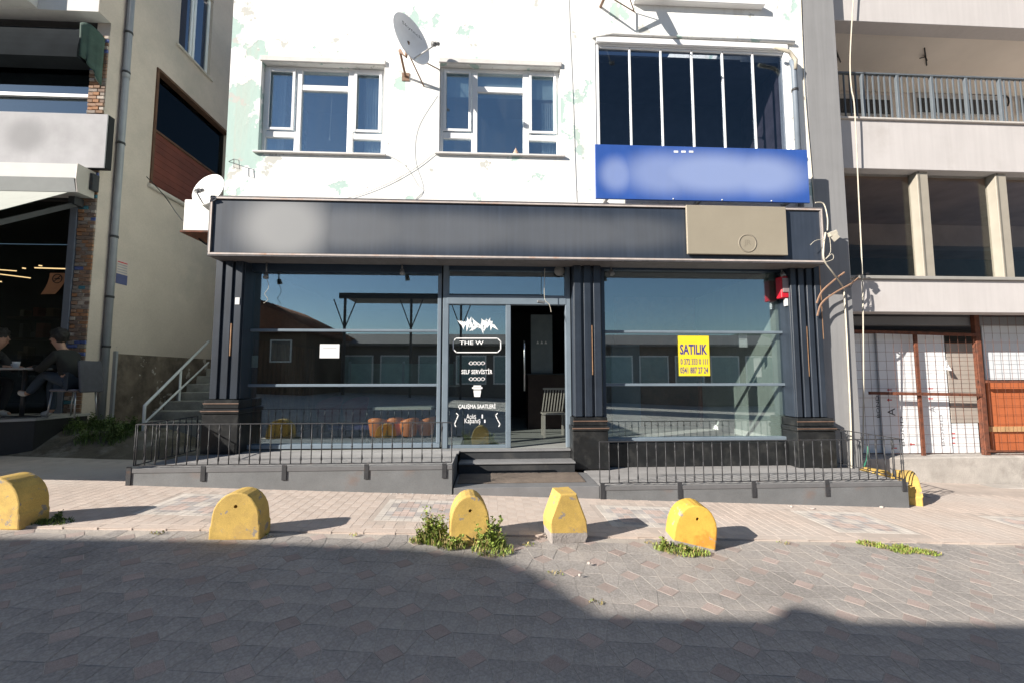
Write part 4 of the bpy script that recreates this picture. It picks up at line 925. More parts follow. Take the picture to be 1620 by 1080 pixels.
for i, (lab, pts, r, m) in enumerate([
    ('white cable drooping over the right end of the fascia sign', [P(1290, 321, Q), P(1303, 323, Q), P(1309, 345, Q-.02), P(1309, 365, Q-.03)], .010, cable_w),
    ('bundle of pale wires down the right end of the fascia sign', [P(1306, 368, Q-.03), P(1303, 390, Q-.02), P(1304, 412, Q), P(1320, 435, 6.6), P(1334, 455, 6.85)], .013, cable_w),
    ('thin loop of wire below the junction box', [P(1312, 372, Q-.02), P(1314, 398, Q-.03), P(1306, 410, Q-.03), P(1316, 402, Q-.05), P(1318, 410, Q-.05), P(1305, 415, Q-.02)], .004, cable_w),
    ('thin wire sticking out left of the junction box', [P(1304, 378, Q-.05), P(1290, 381, Q-.06), P(1282, 388, Q-.06)], .004, cable_w)]): cable(lab, pts, r, m)
o = thing('junction_box', P(1316, 372, Q-.05), 'open cream junction box dangling at the right end of the fascia sign', 'box')
jb = P(1317, 370, Q-.03); part('body', o, cable_w, lambda b: b.obox(jb, (.07, .03, .035), (.9, 0, .35), (0, 1, 0), (-.35, 0, .9), .006)); part('lid', o, cable_w, lambda b: b.obox(jb+Vector((.02, -.03, -.07)), (.06, .006, .04), (.75, 0, .6), (0, 1, 0), (-.6, 0, .75)))
cable('upper brown conduit bending out of the right shop column', [P(1292, 480, 6.78), P(1300, 462, 6.75), P(1318, 445, 6.7), P(1336, 431, 6.65)], .014, cable_br, cat='conduit')
cable('lower brown conduit bending out of the right shop column', [P(1293, 500, 6.78), P(1300, 480, 6.75), P(1320, 464, 6.72), P(1345, 450, 6.75), P(1358, 440, 6.9)], .014, cable_br, cat='conduit')
# spot lamps under the sign
lampm = M('lamp_steel', (0.25, 0.25, 0.25), 0.4, metal=.6)
for px, py, lab in ((421, 438, 'small spot lamp with hanging wires above the left shop window'), (636, 432, 'small spot lamp above the middle of the left shop window'), (967, 433, 'small spot lamp above the left side of the right shop window'), (1237, 436, 'small spot lamp beside the red alarm box')):
    a = P(px, py, 6.9); t = thing('spot_lamp', (a.x, 6.9, fz0), lab, 'lamp')
    part('stem', t, lampm, lambda b: b.tube([(a.x, 6.9, fz0-.002), (a.x, 6.9, a.z+.05)], .012, 6)); part('head', t, lampm, lambda b: b.lathe((a.x, 6.9, a.z+.05), (.15, -.4, -1), [(0, -.01), (.03, 0), (.042, .08), (.035, .082), (.0, .05)], 12))
V2 = 6.9
cable('loose wires dangling from the left spot lamp', [P(422, 440, V2), P(425, 455, V2), P(419, 465, V2), P(424, 474, V2), P(417, 480, V2)], .004, cable_w)
cable('wire hanging into the doorway from the transom', [P(862, 425, V2), P(861, 450, V2), P(862, 474, V2), P(869, 482, V2), P(872, 494, V2)], .005, cable_w)
t = thing('door_sensor', P(856, 480, V2), 'small grey sensor hanging on its wire above the open doorway', 'sensor'); a = P(856, 478, V2); part('body', t, lampm, lambda b: b.obox(a, (.06, .03, .018), (1, 0, -.15), (0, 1, 0), (.15, 0, 1), .004))
# red alarm box on the right bay
aa = PR(1237, 437, 1256, 471, 6.86); t = thing('alarm_box', ((aa[0]+aa[1])/2, 6.9, aa[2]), 'red alarm box with white label beside the right shop window', 'alarm')
redm = M('alarm_red', (0.50, 0.015, 0.03), 0.35, 0.05); boxp('body', t, redm, aa[0], aa[1], 6.88, 7.02, aa[2], aa[3], .01); boxp('lens', t, M('dull_lens', (0.25, 0.2, 0.2), 0.2), aa[0]+.02, aa[1]-.05, 6.865, 6.879, aa[2]+.09, aa[3]-.03, .004); boxp('label_plate', t, paper, aa[0]+.08, aa[1]+.01, 6.9, 6.95, aa[2]-.13, aa[2]-.004, .003)

# ================================================================== posters and notices on the glass
ya = PR(1074, 531, 1123, 594, GY-.02)
po = thing('for_sale_poster', ((ya[0]+ya[1])/2, GY-.01, ya[2]), 'yellow poster reading SATILIK with phone numbers in the right window', 'poster')
boxp('sheet', po, M('poster_yellow', (0.78, 0.60, 0.03), 0.6, 0.04), ya[0], ya[1], GY-.0065, GY-.0035, ya[2], ya[3])
pv_ = M('print_violet', (0.05, 0.04, 0.22), 0.6, 0.0); pt_ = GY-.0065
wx = ya[1]-ya[0]; hz = ya[3]-ya[2]
text('SATILIK', ya[0]+wx*.05, ya[1]-wx*.07, ya[2]+hz*.53, ya[2]+hz*.79, pt_, pv_, po, bold=.03)
text('0 372 333 0 111', ya[0]+wx*.06, ya[1]-wx*.06, ya[2]+hz*.28, ya[2]+hz*.43, pt_, pv_, po, bold=.02); text('0541 887 27 24', ya[0]+wx*.04, ya[1]-wx*.06, ya[2]+hz*.06, ya[2]+hz*.22, pt_, pv_, po, bold=.02)
def notice(x0, y0, x1, y1, Y, label, mat=paper, lines=3):
    a = PR(x0, y0, x1, y1, Y); t = thing('paper_notice', ((a[0]+a[1])/2, Y, a[2]), label, 'notice'); boxp('sheet', t, mat, a[0], a[1], Y-.003, Y-.001, a[2], a[3])
    ink = M('grey_ink', (0.3, 0.3, 0.33), .8)
    for i in range(lines):
        z = a[3]-(a[3]-a[2])*(.25+.5*i/max(1, lines)); boxp('print_line', t, ink, a[0]+(a[1]-a[0])*.15, a[1]-(a[1]-a[0])*(.15+.1*(i % 2)), Y-.0042, Y-.0032, z-.008, z)
notice(506, 544, 537, 566, GY-.004, 'white landscape notice taped to the left shop window', lines=1)
notice(387, 562, 408, 581, GY+.12, 'crumpled pale paper behind the left edge of the left shop window', M('pale_green_paper', (0.5, 0.56, 0.54), .8), lines=0)
notice(1169, 526, 1182, 549, GY+.06, 'small white notice in the upper right of the right shop window', lines=2)
a = P(1221, 582, 8.2); t = thing('paper_notice', (4.89, 7.75, 1.6), 'white paper sheet on the pale wall inside the right window', 'notice'); boxp('sheet', t, paper, 4.893, 4.897, 7.62, 7.84, 1.58, 1.93)
notice(372, 471, 379, 482, 6.815, 'small white sticker on the left shop column', lines=0)

# ================================================================== furniture inside the shop
orange = M('orange_plastic', (0.85, 0.25, 0.05), 0.45, 0.06); redp = M('red_plastic', (0.30, 0.02, 0.03), 0.5, 0.06); top_m = M('pale_counter', (0.50, 0.52, 0.50), 0.4, 0.05)
ta = PR(590, 641, 683, 646, 7.85)
t = thing('bar_table', ((ta[0]+ta[1])/2, 8.0, FLR), 'pale topped bar table behind the left window with orange chairs', 'table')
boxp('top', t, top_m, ta[0], ta[1], 7.82, 8.2, ta[2]-.02, ta[2]+.03, .006)
for x in (ta[0]+.1, ta[1]-.15): boxp('leg', t, iron, x, x+.05, 8.0, 8.05, FLR, ta[2]-.021)
def tub(x, y, mat, label, rz=0, s=1.0):
    t = thing('tub_chair', (x, y, FLR), label, 'chair', 'tub chairs inside the shop'); b = B(); n = 16
    prof = [(.10, .18), (.20, .22), (.25, .36), (.27, .48), (.255, .48), (.23, .37), (.18, .26), (.0, .25)]
    b.lathe((x, y, FLR), (0, 0, 1), [(r*s, h*s) for r, h in prof], n)
    for v in b.bm.verts:
        d = (v.co - Vector((x, y, 0))); a_ = math.atan2(d.y, d.x)-rz
        if v.co.z > FLR+.3*s: v.co.z += .12*s*(1+math.cos(a_))
    b.build('shell', mat, t); part('pedestal', t, iron, lambda b: b.lathe((x, y, FLR), (0, 0, 1), [(.0, .0), (.17, .0), (.17, .015), (.03, .03), (.025, .2*s), (0, .2*s)], 14)); return t
xs_ = [ta[0]+.14, ta[0]+.40, ta[0]+.67, ta[0]+.94]
for i, x in enumerate(xs_): tub(x, 7.66+.13*(i % 2), orange, 'orange tub chair %s under the pale bar table' % ('leftmost', 'second from left', 'third from left', 'rightmost')[i], rz=-1.57+.3*i, s=.62)
for px, lab in ((520, 'red tub chair left of the blue bench in the shop'), (562, 'red tub chair deep in the shop behind the blue bench')):
    tub(PX(px, 660, 9.3), 9.3, redp, lab, rz=1.2)
be = PR(520, 672, 586, 679, 7.7); t = thing('low_bench', ((be[0]+be[1])/2, 7.8, FLR), 'low dark blue bench behind the left shop window', 'bench')
boxp('seat', t, M('blue_vinyl', (0.05, 0.05, 0.16), .5), be[0], be[1], 7.66, 7.95, be[2], be[3], .01)
for x in (be[0]+.05, be[1]-.12): boxp('leg', t, iron, x, x+.06, 7.75, 7.82, FLR, be[2]-.001)
# service counter along the back with teal glass front
t = thing('service_counter', (-1.9, 10.6, FLR), 'long service counter with pale teal glass display in the shop', 'counter')
boxp('body', t, M('counter_dark', (0.07, 0.065, 0.06), .6), -3.5, -.75, 10.4, 11.1, FLR, 1.35, .01); boxp('worktop', t, top_m, -3.52, -.73, 10.37, 11.12, 1.352, 1.39, .005)
part('display', t, M('teal_display', (0.24, 0.40, 0.40), 0.25, 0.25, 3), lambda b: b.box(-3.3, -.8, 10.5, 11.0, 1.392, 1.9, .01))
for x in (-3.3, -2.05, -.85): boxp('post', t, steel_frame, x, x+.05, 10.46, 10.495, 1.392, 1.95)
# tall panel and dark counter in the doorway, slatted chair
pa = PR(840, 498, 874, 590, 9.6); t = thing('menu_panel', ((pa[0]+pa[1])/2, 9.6, 1.4), 'tall grey panel standing on the dark counter inside the doorway', 'panel')
boxp('board', t, M('grey_board', (0.22, 0.25, 0.27), .7, .15, 3), pa[0], pa[1], 9.6, 9.63, pa[2], pa[3], .004)
part('print', t, vin, lambda b: [b.poly([(pa[0]+.12+.09*i+dx, 9.598, (pa[2]+pa[3])/2+dz) for dx, dz in ((0, 0), (.06, 0), (.03, .07))]) for i in range(3)])
ct = PR(835, 592, 888, 660, 9.6); t = thing('dark_counter', ((ct[0]+ct[1])/2, 9.6, FLR), 'dark brown counter under the grey panel inside the doorway', 'counter')
boxp('body', t, M('dark_brown', (0.05, 0.03, 0.025), .6, .2), ct[0], ct[1]+.3, 9.55, 10.1, FLR, pa[2]-.031, .006); boxp('top', t, M('dark_top', (0.04, 0.045, 0.05), .5), ct[0]-.05, ct[1]+.35, 9.5, 10.12, pa[2]-.03, pa[2]-.002, .004)
cx_ = PX(876, 640, 8.4); t = thing('slatted_chair', (cx_, 8.4, FLR), 'pale slat backed chair just inside the open doorway', 'chair')
pc = M('pale_wood', (0.35, 0.33, 0.30), .6, .1)
boxp('seat', t, pc, cx_-.24, cx_+.22, 8.2, 8.62, FLR+.42, FLR+.45, .006)
for dx in (-.22, .18):
    for y in (8.22, 8.56): boxp('leg', t, pc, cx_+dx, cx_+dx+.035, y, y+.035, FLR, FLR+.419)
for i in range(8): part('slat', t, pc, lambda b: b.bar((cx_-.2+.056*i, 8.6, FLR+.452), (cx_-.13+.056*i, 8.68, FLR+.88), .02, .012))
part('top_rail', t, pc, lambda b: b.bar((cx_-.17, 8.68, FLR+.89), (cx_+.3, 8.68, FLR+.89), .025, .04))
ob = PR(1155, 669, 1168, 683, 9.6); t = thing('small_crate', ((ob[0]+ob[1])/2, 9.6, FLR), 'small orange box on the floor beside the brown partition', 'box'); boxp('body', t, M('orange_box', (0.38, 0.13, 0.07), .7, .1), ob[0], ob[1], 9.45, 9.7, FLR+.001, FLR+.2, .006); boxp('lid', t, M('orange_box', (0.38, 0.13, 0.07)), ob[0]-.008, ob[1]+.008, 9.442, 9.708, FLR+.201, FLR+.23, .004)
cab = PX(1045, 600, 10.2); t = thing('dark_cabinet', (cab, 10.4, FLR), 'tall dark glazed cabinet seen through the right shop window', 'cabinet')
boxp('body', t, black, 1.75, 2.75, 10.2, 10.7, FLR, 2.5, .008)
for i in range(2): boxp('door', t, M('cabinet_glass', (0.05, 0.06, 0.07), .15), 1.8+.48*i, 2.22+.48*i, 10.185, 10.199, 1.2, 2.4)
boxp('blue_panel', wb, M('pale_blue_panel', (0.16, 0.22, 0.30), .7, .15, 3), 2.76, 3.4, 9.7, 9.78, FLR, 2.3)

# ================================================================== left building
SXL = -7.41; LYF = 8.4
lb = thing('beige_building', (-9, LYF, 0.4), 'beige plastered building with a street cafe and brick pillar on the left', 'building')
sidew = [(9.63, 12.3, 5.75, 8.42), (10.2, 11.35, 9.45, 11.6)]
part('side_wall', lb, beige, lambda b: wallgrid(b, LYF+.02, 16, 0.2, 12.5, sidew, lambda a, c, d, e: b.box(SXL-.25, SXL, a, c, d, e)))
# big dark opening with brown boards
bw = boxp('side_opening', lb, M('dark_recess', (0.03, 0.03, 0.03), .8), SXL-.6, SXL-.3, 9.5, 12.6, 5.6, 8.6)
brd = M('brown_red_board', (0.13, 0.035, 0.022), 0.7, 0.2, 3, island=.12)
for i in range(9):
    z = 5.76+.15*i
    boxp('board', bw, brd, SXL-.16, SXL-.13, 9.64, 12.29, z, z+.145, .004)
part('opening_glass', lb, glass('side_glass', (.35, .36, .36), .02, top=.12), lambda b: b.box(SXL-.14, SXL-.128, 9.64, 12.29, 7.13, 8.41))
part('opening_frame', lb, M('wood_frame_dark', (0.10, 0.05, 0.03), .8, .3, 6), lambda b: (b.box(SXL-.2, SXL+.03, 9.60, 9.66, 5.74, 8.45), b.box(SXL-.2, SXL+.03, 9.661, 12.35, 8.40, 8.46), b.box(SXL-.19, SXL-.1, 9.661, 12.3, 7.09, 7.14)))
part('opening_sill', lb, M('pale_sill', (0.5, 0.46, 0.42), .8, .2, 5), lambda b: b.tube([(SXL+.03, 9.55, 5.73), (SXL+.03, 12.3, 5.73)], .05, 8))
w3 = boxp('window', lb, pvc, SXL-.12, SXL-.06, 10.21, 11.34, 9.46, 9.54)
part('frame', w3, pvc, lambda b: [b.box(SXL-.12, SXL-.06, y, y+.07, 9.541, 11.6, .005) for y in (10.21, 10.66, 10.76, 11.27)])
boxp('pane', w3, glass('side_win_glass', (.6, .62, .65), .05, top=.3), SXL-.1, SXL-.09, 10.22, 11.33, 9.54, 11.6); boxp('sill', w3, M('pale_sill', (0.5, 0.46, 0.42)), SXL+.001, SXL+.06, 10.1, 11.45, 9.40, 9.445, .005)
part('dark_room', lb, black, lambda b: (b.box(SXL-.9, SXL-.85, 10.0, 11.6, 9.3, 11.9),))
# brick pillar
pil = boxp('brick_pillar', lb, M('brick_mortar', (0.22, 0.19, 0.17), .95, .2, 6, .3, 60), -7.72, SXL-.252, LYF+.03, LYF+.3, 0.5, 8.3)
bcols = [(0.24, 0.15, 0.10), (0.30, 0.19, 0.13), (0.20, 0.14, 0.11), (0.42, 0.36, 0.31), (0.33, 0.17, 0.09), (0.26, 0.22, 0.19), (0.05, 0.17, 0.22), (0.10, 0.13, 0.30)]
bm_ = [M('brick_%d' % i, c, .9, .2, 9, .4, 70, fine=.15) for i, c in enumerate(bcols)]
rb = random.Random(8); z = 0.6; row = 0; BW = -SXL+(-7.72)
bmesh_cache = {}
def brick_me(wd, mi):
    k = (round(wd, 2), mi)
    if k not in bmesh_cache:
        b = B(); b.box(-wd/2, wd/2, -.02, .03, 0, .06, .005); me = bpy.data.meshes.new('brick'); b.bm.to_mesh(me); b.bm.free(); me.materials.append(bm_[mi]); bmesh_cache[k] = me
    return bmesh_cache[k]
Wp = SXL-(-7.72)
while z < 8.2:
    cuts = [0, .17, Wp] if row % 2 else [0, .10, .22, Wp]
    for a, c in zip(cuts, cuts[1:]):
        mi = rb.choices(range(8), (5, 5, 5, 3, 4, 4, 1, 1))[0]; o = bpy.data.objects.new('brick', brick_me(c-a-.008, mi)); COL.objects.link(o); o.parent = pil
        o.location = Vector((-7.72+(a+c)/2, LYF+.012+rb.uniform(-.012, .01), z)) - BASE[lb.name]
    z += .0725; row += 1
# shop front left of the pillar
frm = M('slate_frame', (0.14, 0.16, 0.20), .4, .1)
boxp('shop_jamb', lb, frm, -7.86, -7.73, LYF-.02, LYF+.2, .9, 5.0, .006)
boxp('shop_glazing', lb, glass('cafe_glass', (.6, .64, .64), .025, top=.5), -24, -7.87, LYF+.1, LYF+.112, .9, 4.9)
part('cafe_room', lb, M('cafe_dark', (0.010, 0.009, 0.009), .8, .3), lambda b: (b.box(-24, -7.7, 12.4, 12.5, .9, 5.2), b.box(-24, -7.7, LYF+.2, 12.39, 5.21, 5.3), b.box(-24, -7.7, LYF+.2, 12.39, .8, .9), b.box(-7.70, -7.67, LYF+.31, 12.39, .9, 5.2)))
warm = emit('warm_strip', (1.0, .62, .3), 1.6)
for i, (x0, y0, x1, y1, Y) in enumerate([(55, 424, 120, 426, 9.6), (0, 434, 48, 440, 10.4), (0, 427, 26, 429, 11.5)]):
    a, c = P(x0, y0, Y), P(x1, y1, Y); part('light_strip', lb, warm, lambda b: b.bar(a, c, .02, .02))
for px, py in ((38, 424), (64, 420), (116, 443), (0, 445)): part('ceiling_spot', lb, warm, lambda b: b.lathe(P(px, py, 10.2), (0, 0, -1), [(.0, 0), (.03, 0), (.03, .02), (0, .02)], 8))
shelf = M('shelf_brown', (0.06, 0.04, 0.03), .8, .3, 5)
for i in range(3): boxp('back_shelf', lb, shelf, -12.5, -8.2, 11.9, 12.38, 2.0+.55*i, 2.05+.55*i)
rb = random.Random(12)
for i in range(26):
    x = rb.uniform(-12.3, -8.4); k = rb.randrange(3); h = rb.uniform(.15, .4)
    boxp('shelf_item', lb, M('item_%d' % rb.randrange(5), [(0.2, .12, .06), (.12, .12, .12), (.25, .05, .03), (.1, .14, .1), (.3, .25, .18)][rb.randrange(5)], .6), x, x+rb.uniform(.08, .2), 12.0, 12.2, 2.051+.55*k, 2.05+.55*k+h, .006)
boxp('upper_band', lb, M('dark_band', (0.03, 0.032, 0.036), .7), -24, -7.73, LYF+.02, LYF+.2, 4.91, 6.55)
boxp('pillar_back', lb, beige, SXL-.25, SXL-.001, LYF+.015, LYF+.0195, .5, 8.3)
# first floor windows
fw = boxp('upper_glazing', lb, glass('blue_glass', (.3, .33, .36), .30), -24, -7.74, LYF+.1, LYF+.112, 6.56, 7.65)
boxp('transom', fw, M('alu', (0.6, 0.6, 0.6), .4), -24, -7.74, LYF+.03, LYF+.09, 6.95, 7.02, .005)
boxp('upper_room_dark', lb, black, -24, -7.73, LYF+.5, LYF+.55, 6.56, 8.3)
boxp('shutter_head', lb, M('shutter_black', (0.014, 0.014, 0.015), .6), -24, -7.74, LYF+.05, LYF+.15, 7.66, 8.35)
for i in range(3): boxp('shutter_line', lb, frm, -24, -7.75, LYF+.03, LYF+.049, 7.75+.2*i, 7.765+.2*i)
# overhanging upper floor
oh = PZ(150, 20, 8.16)
part('overhang', lb, M('overhang_white', (0.62, 0.61, 0.60), .8, .06), lambda b: b.box(-24, SXL-.002, 8.14, LYF+.015, oh, 12.5))
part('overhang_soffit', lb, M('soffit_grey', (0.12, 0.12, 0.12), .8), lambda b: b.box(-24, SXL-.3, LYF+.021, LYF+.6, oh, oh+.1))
part('overhang_cheek', lb, beige, lambda b: b.box(SXL-.0015, SXL+.004, 8.141, LYF+.019, oh+.001, 12.5))
bxp = PR(-60, -60, 38, 20, 7.7); boxp('balcony_box', lb, M('overhang_white', (0.62, 0.61, 0.60)), -24, -8.5, 7.85, 8.139, oh+.02, 12, .004)
# drain pipe on the side wall with clamps
dp = thing('drain_pipe', (SXL+.07, 8.72, .6), 'tall grey drain pipe down the beige side wall by the brick pillar', 'pipe')
gpm = M('pipe_grey', (0.28, 0.29, 0.32), .45, .1, 3, streak=.1)
part('pipe', dp, gpm, lambda b: b.tube([(SXL+.08, 8.74, .62), (SXL+.08, 8.74, 12.2)], .058, 14))
for py in (548, 470, 375, 227, 115, 52): 
    z = PZ(180, py, 8.74); part('clamp', dp, iron, lambda b: b.lathe((SXL+.08, 8.74, z), (0, 0, 1), [(.058, -.022), (.068, -.022), (.068, .022), (.058, .022)], 14))
z = PZ(197, 118, 8.74); part('socket', dp, gpm, lambda b: b.lathe((SXL+.08, 8.74, z), (0, 0, 1), [(.058, -.09), (.066, -.09), (.066, .09), (.058, .09)], 14))
# white sign board and awning
sa = PR(-200, 176, 168, 262, 8.24)
sg = thing('cafe_sign', ((sa[0]+sa[1])/2, 8.3, sa[2]), 'white cafe sign board with blurred writing above the awning', 'sign')
sgm = smear_mat('cafe_sign_face', (0.36, 0.355, 0.37), (0.22, 0.22, 0.23), [(P(40, 215, 8.24).x, P(40, 215, 8.24).z, .45, .38, .8)], streak=.02, rough=.85)
boxp('panel', sg, sgm, sa[0], sa[1], 8.24, 8.26, sa[2], sa[3], .003); boxp('case', sg, black, sa[0], sa[1]+.01, 8.261, 8.385, sa[2]+.01, sa[3]-.005, .004)
aw = thing('awning', (-9.5, 7.8, 4.9), 'white cassette awning with pale fabric half rolled out over the cafe', 'awning')
a1 = PR(-200, 256, 121, 278, 8.02); cxr = PX(121, 270, 8.02)
part('cassette', aw, M('awning_white', (0.55, 0.55, 0.54), .8, .03), lambda b: b.prism([(8.02, a1[3]), (8.02, a1[2]), (8.06, a1[2]-.17), (8.37, a1[2]-.24), (8.37, a1[3])], lambda u, v, d: (d, u, v), -24, cxr, .008))
part('front_profile', aw, M('awning_grey', (0.26, 0.27, 0.27), .8, .05), lambda b: b.prism([(8.03, a1[2]-.015), (8.08, a1[2]-.24), (8.05, a1[2]-.255), (7.99, a1[2]-.015)], lambda u, v, d: (d, u, v), -24, cxr-.01))
part('end_cap', aw, M('end_cap', (0.42, 0.38, 0.35), .5, .05), lambda b: b.prism([(8.01, a1[3]+.008), (8.0, a1[2]-.02), (8.05, a1[2]-.26), (8.375, a1[2]-.25), (8.375, a1[3]+.008)], lambda u, v, d: (d, u, v), cxr+.001, cxr+.025, .006))
boxp('wall_bracket', aw, iron, cxr+.027, cxr+.09, 8.25, LYF-.012, a1[2]-.12, a1[3]-.06, .006); boxp('wall_bracket', aw, iron, -7.74, -7.62, 8.2, LYF-.012, a1[2]-.42, a1[2]-.27, .006)
f0 = Vector((-7.62, 8.2, PZ(140, 302, 8.2))); f1 = Vector((-7.62, 4.1, 2.25))
def fab(b):
    n = 8; prev = None
    for i in range(n+1):
        t = i/n; p = f0.lerp(f1, t); p.z -= .05*math.sin(math.pi*t); pr = [b.bm.verts.new((x, p.y, p.z+dz)) for x, dz in ((-24, .004), (p.x, .004), (p.x, -.004), (-24, -.004))]
        if prev:
            for k in range(4): b.bm.faces.new((prev[k], prev[(k+1) % 4], pr[(k+1) % 4], pr[k]))
        prev = pr
part('fabric', aw, M('awning_fabric', (0.40, 0.41, 0.38), .95, .05, spec=.1), fab)
part('front_bar', aw, M('awning_white', (0.72, 0.72, 0.71)), lambda b: b.box(-24, -7.6, 4.03, 4.11, 2.18, 2.28, .01))
part('arm', aw, iron, lambda b: (b.bar((-7.68, 8.3, f0.z-.22), (-7.85, 6.3, 3.45), .06, .08), b.bar((-7.85, 6.3, 3.45), (-7.7, 4.1, 2.2), .05, .07)))
# dark rolled hood with the green cloth end above
hd = thing('dark_hood_awning', (-10, 8.1, 7.4), 'dark rounded awning hood with drooping green cloth at the top left', 'awning')
def hood(b):
    prof = []
    for i in range(9): t = math.pi/2*i/8; prof.append((8.42-.36*math.sin(t), 7.62+.66*math.cos(t)))
    prof += [(8.06, 7.50), (8.42, 7.50)]
    b.prism(prof, lambda u, v, d: (d, u, v), -24, -7.66)
part('hood', hd, M('hood_cloth', (0.016, 0.019, 0.022), 1.0, .2, 2, spec=.05), hood)
gcl = M('green_cloth', (0.05, 0.085, 0.07), .8, .2, 5, .2, 15)
def cloth(b):
    n, m_ = 14, 10; vs = []
    for j in range(m_+1):
        v = j/m_; row_ = []
        for i in range(n+1):
            u = i/n; wd = .24*(1-.35*v); x = -7.68 + wd*u + .012*math.sin(u*18+v*2)*v + .05*v*u; y = 8.10 + .26*u - .05*math.sin(u*3.0)*(1-.6*v) + .02*math.cos(u*18)*v; z_ = 8.24 - .35*(u-.35)**2 - v*(.62+.32*u)
            row_.append(b.bm.verts.new((x, y, z_)))
        vs.append(row_)
    for j in range(m_):
        for i in range(n): b.bm.faces.new((vs[j][i], vs[j][i+1], vs[j+1][i+1], vs[j+1][i])).smooth = True
c_ = part('cloth_end', hd, gcl, cloth); sm = c_.modifiers.new('thick', 'SOLIDIFY'); sm.thickness = .012
# notices on the left building
a0, a1_ = 8.95, 9.2; t = thing('wall_notice', (SXL, 9.05, 3.3), 'small red and blue printed notice on the beige wall beside the pipe', 'notice')
nzt, nzb = PZ(196, 412, 9.05), PZ(196, 450, 9.05)
boxp('sheet', t, M('notice_pink', (0.5, 0.42, 0.40), .8), SXL+.002, SXL+.006, 8.93, 9.2, nzb, nzt); boxp('blue_block', t, M('notice_blue', (0.08, 0.09, 0.2), .8), SXL+.0065, SXL+.0085, 8.93, 9.2, nzb, nzb+.2)
for i in range(5): boxp('print_line', t, redm if i == 0 else M('grey_ink', (.3, .3, .33)), SXL+.0065, SXL+.008, 8.95, 9.18, nzt-.06-.05*i, nzt-.04-.05*i)
ns = PR(76, 432, 103, 466, 8.48); t = thing('no_smoking_poster', ((ns[0]+ns[1])/2, 8.48, ns[2]), 'orange no smoking poster curling on the cafe glass', 'poster')
def curl(b):
    n = 6; pv2 = None
    for i in range(n+1):
        u = i/n; x = -.1*u*u; r_ = [b.bm.verts.new((xx+x*1.2, 8.497-.06*u*u*(1 if xx > ns[0]+.1 else .2), ns[3]-(ns[3]-ns[2])*u)) for xx in (ns[0], ns[1])]
        if pv2: b.bm.faces.new((pv2[0], pv2[1], r_[1], r_[0]))
        pv2 = r_
part('sheet', t, M('poster_orange', (0.42, 0.20, 0.10), .7, .1), curl); nc = P(90, 441, 8.48)
part('symbol', t, black, lambda b: (b.lathe((nc.x, 8.488, nc.z), (0, -1, 0), [(.075, 0), (.075, .003), (.09, .003), (.09, 0)], 20), b.bar((nc.x-.055, 8.486, nc.z-.055), (nc.x+.055, 8.486, nc.z+.055), .003, .012), b.box(nc.x-.05, nc.x+.05, 8.486, 8.488, nc.z-.01, nc.z+.006)))
# cafe platform
pf = thing('cafe_platform', (-9.5, 7.4, .4), 'raised dark platform of the street cafe at far left', 'platform')
PFZ = .94
part('deck', pf, M('platform_top', (0.30, 0.29, 0.28), .8, .15, 4), lambda b: b.prism([(-24, 6.6), (-7.98, 6.98), (-7.22, 7.42), (-7.22, 8.38), (-24, 8.38)], lambda u, v, d: (u, v, d), PFZ-.04, PFZ))
part('skirt', pf, M('platform_skirt', (0.020, 0.020, 0.022), .6, .3, 2, .05, 20), lambda b: b.prism([(-24, 6.63), (-7.99, 7.01), (-7.25, 7.44), (-7.25, 8.36), (-24, 8.36)], lambda u, v, d: (u, v, d), .2, PFZ-.041))

# ================================================================== stairs in the alley
sr = thing('alley_stairs', (-5.4, 8.3, .6), 'grey concrete stairs rising through the alley', 'stairs')
stc = M('stair_concrete', (0.22, 0.21, 0.19), .95, .25, 3, .4, 40, dirt=((.1, .095, .085), 2, .45, .7))
for i in range(9): boxp('step', sr, stc, -6.35, WX0-.005, 8.35+.30*i, 8.35+.30*(i+1)+(.3 if i < 8 else 1.2), .2, .62+.165*(i+1), .012)
hr = thing('stair_handrail', (-6.3, 8.1, .5), 'white tubular handrail beside the alley stairs', 'handrail')
wr = M('handrail_white', (0.55, 0.56, 0.58), .5, .1)
q0, q1, q2 = P(226, 690, 8.0), P(229, 641, 8.0), P(330, 540, 10.3)
part('top_rail', hr, wr, lambda b: b.tube([q0-Vector((0, 0, .15)), q1-Vector((0, 0, .05)), q1, q1.lerp(q2, .03), q2], .026, 10)); l0, l1 = P(229, 668, 8.0), P(330, 573, 10.3)
part('lower_rail', hr, wr, lambda b: b.tube([l0, l1], .02, 8)); mm = q1.lerp(q2, .5); part('post', hr, wr, lambda b: b.tube([mm, (mm.x, mm.y, mm.z-1.0)], .022, 8))
stain = M('damp_plaster', (0.17, 0.135, 0.11), .95, .4, 2.5, .5, 20, dirt=((.06, .05, .042), 1.6, .42, .62), chip=((.42, .38, .34), 1.9, .60))
part('damp_render', lb, stain, lambda b: b.box(SXL+.001, SXL+.03, 9.05, 12.5, .3, 2.05))
part('damp_frame', lb, gpm, lambda b: b.box(SXL+.001, SXL+.06, 9.0, 9.045, .3, 2.1))
back = B().box(SXL+.002, WX0-.003, 13.2, 13.4, 0, 5).build('alley_back_wall', beige, None, (-5.8, 13.3, 0)); tag(back, 'low beige wall closing the alley behind the stairs', 'wall')

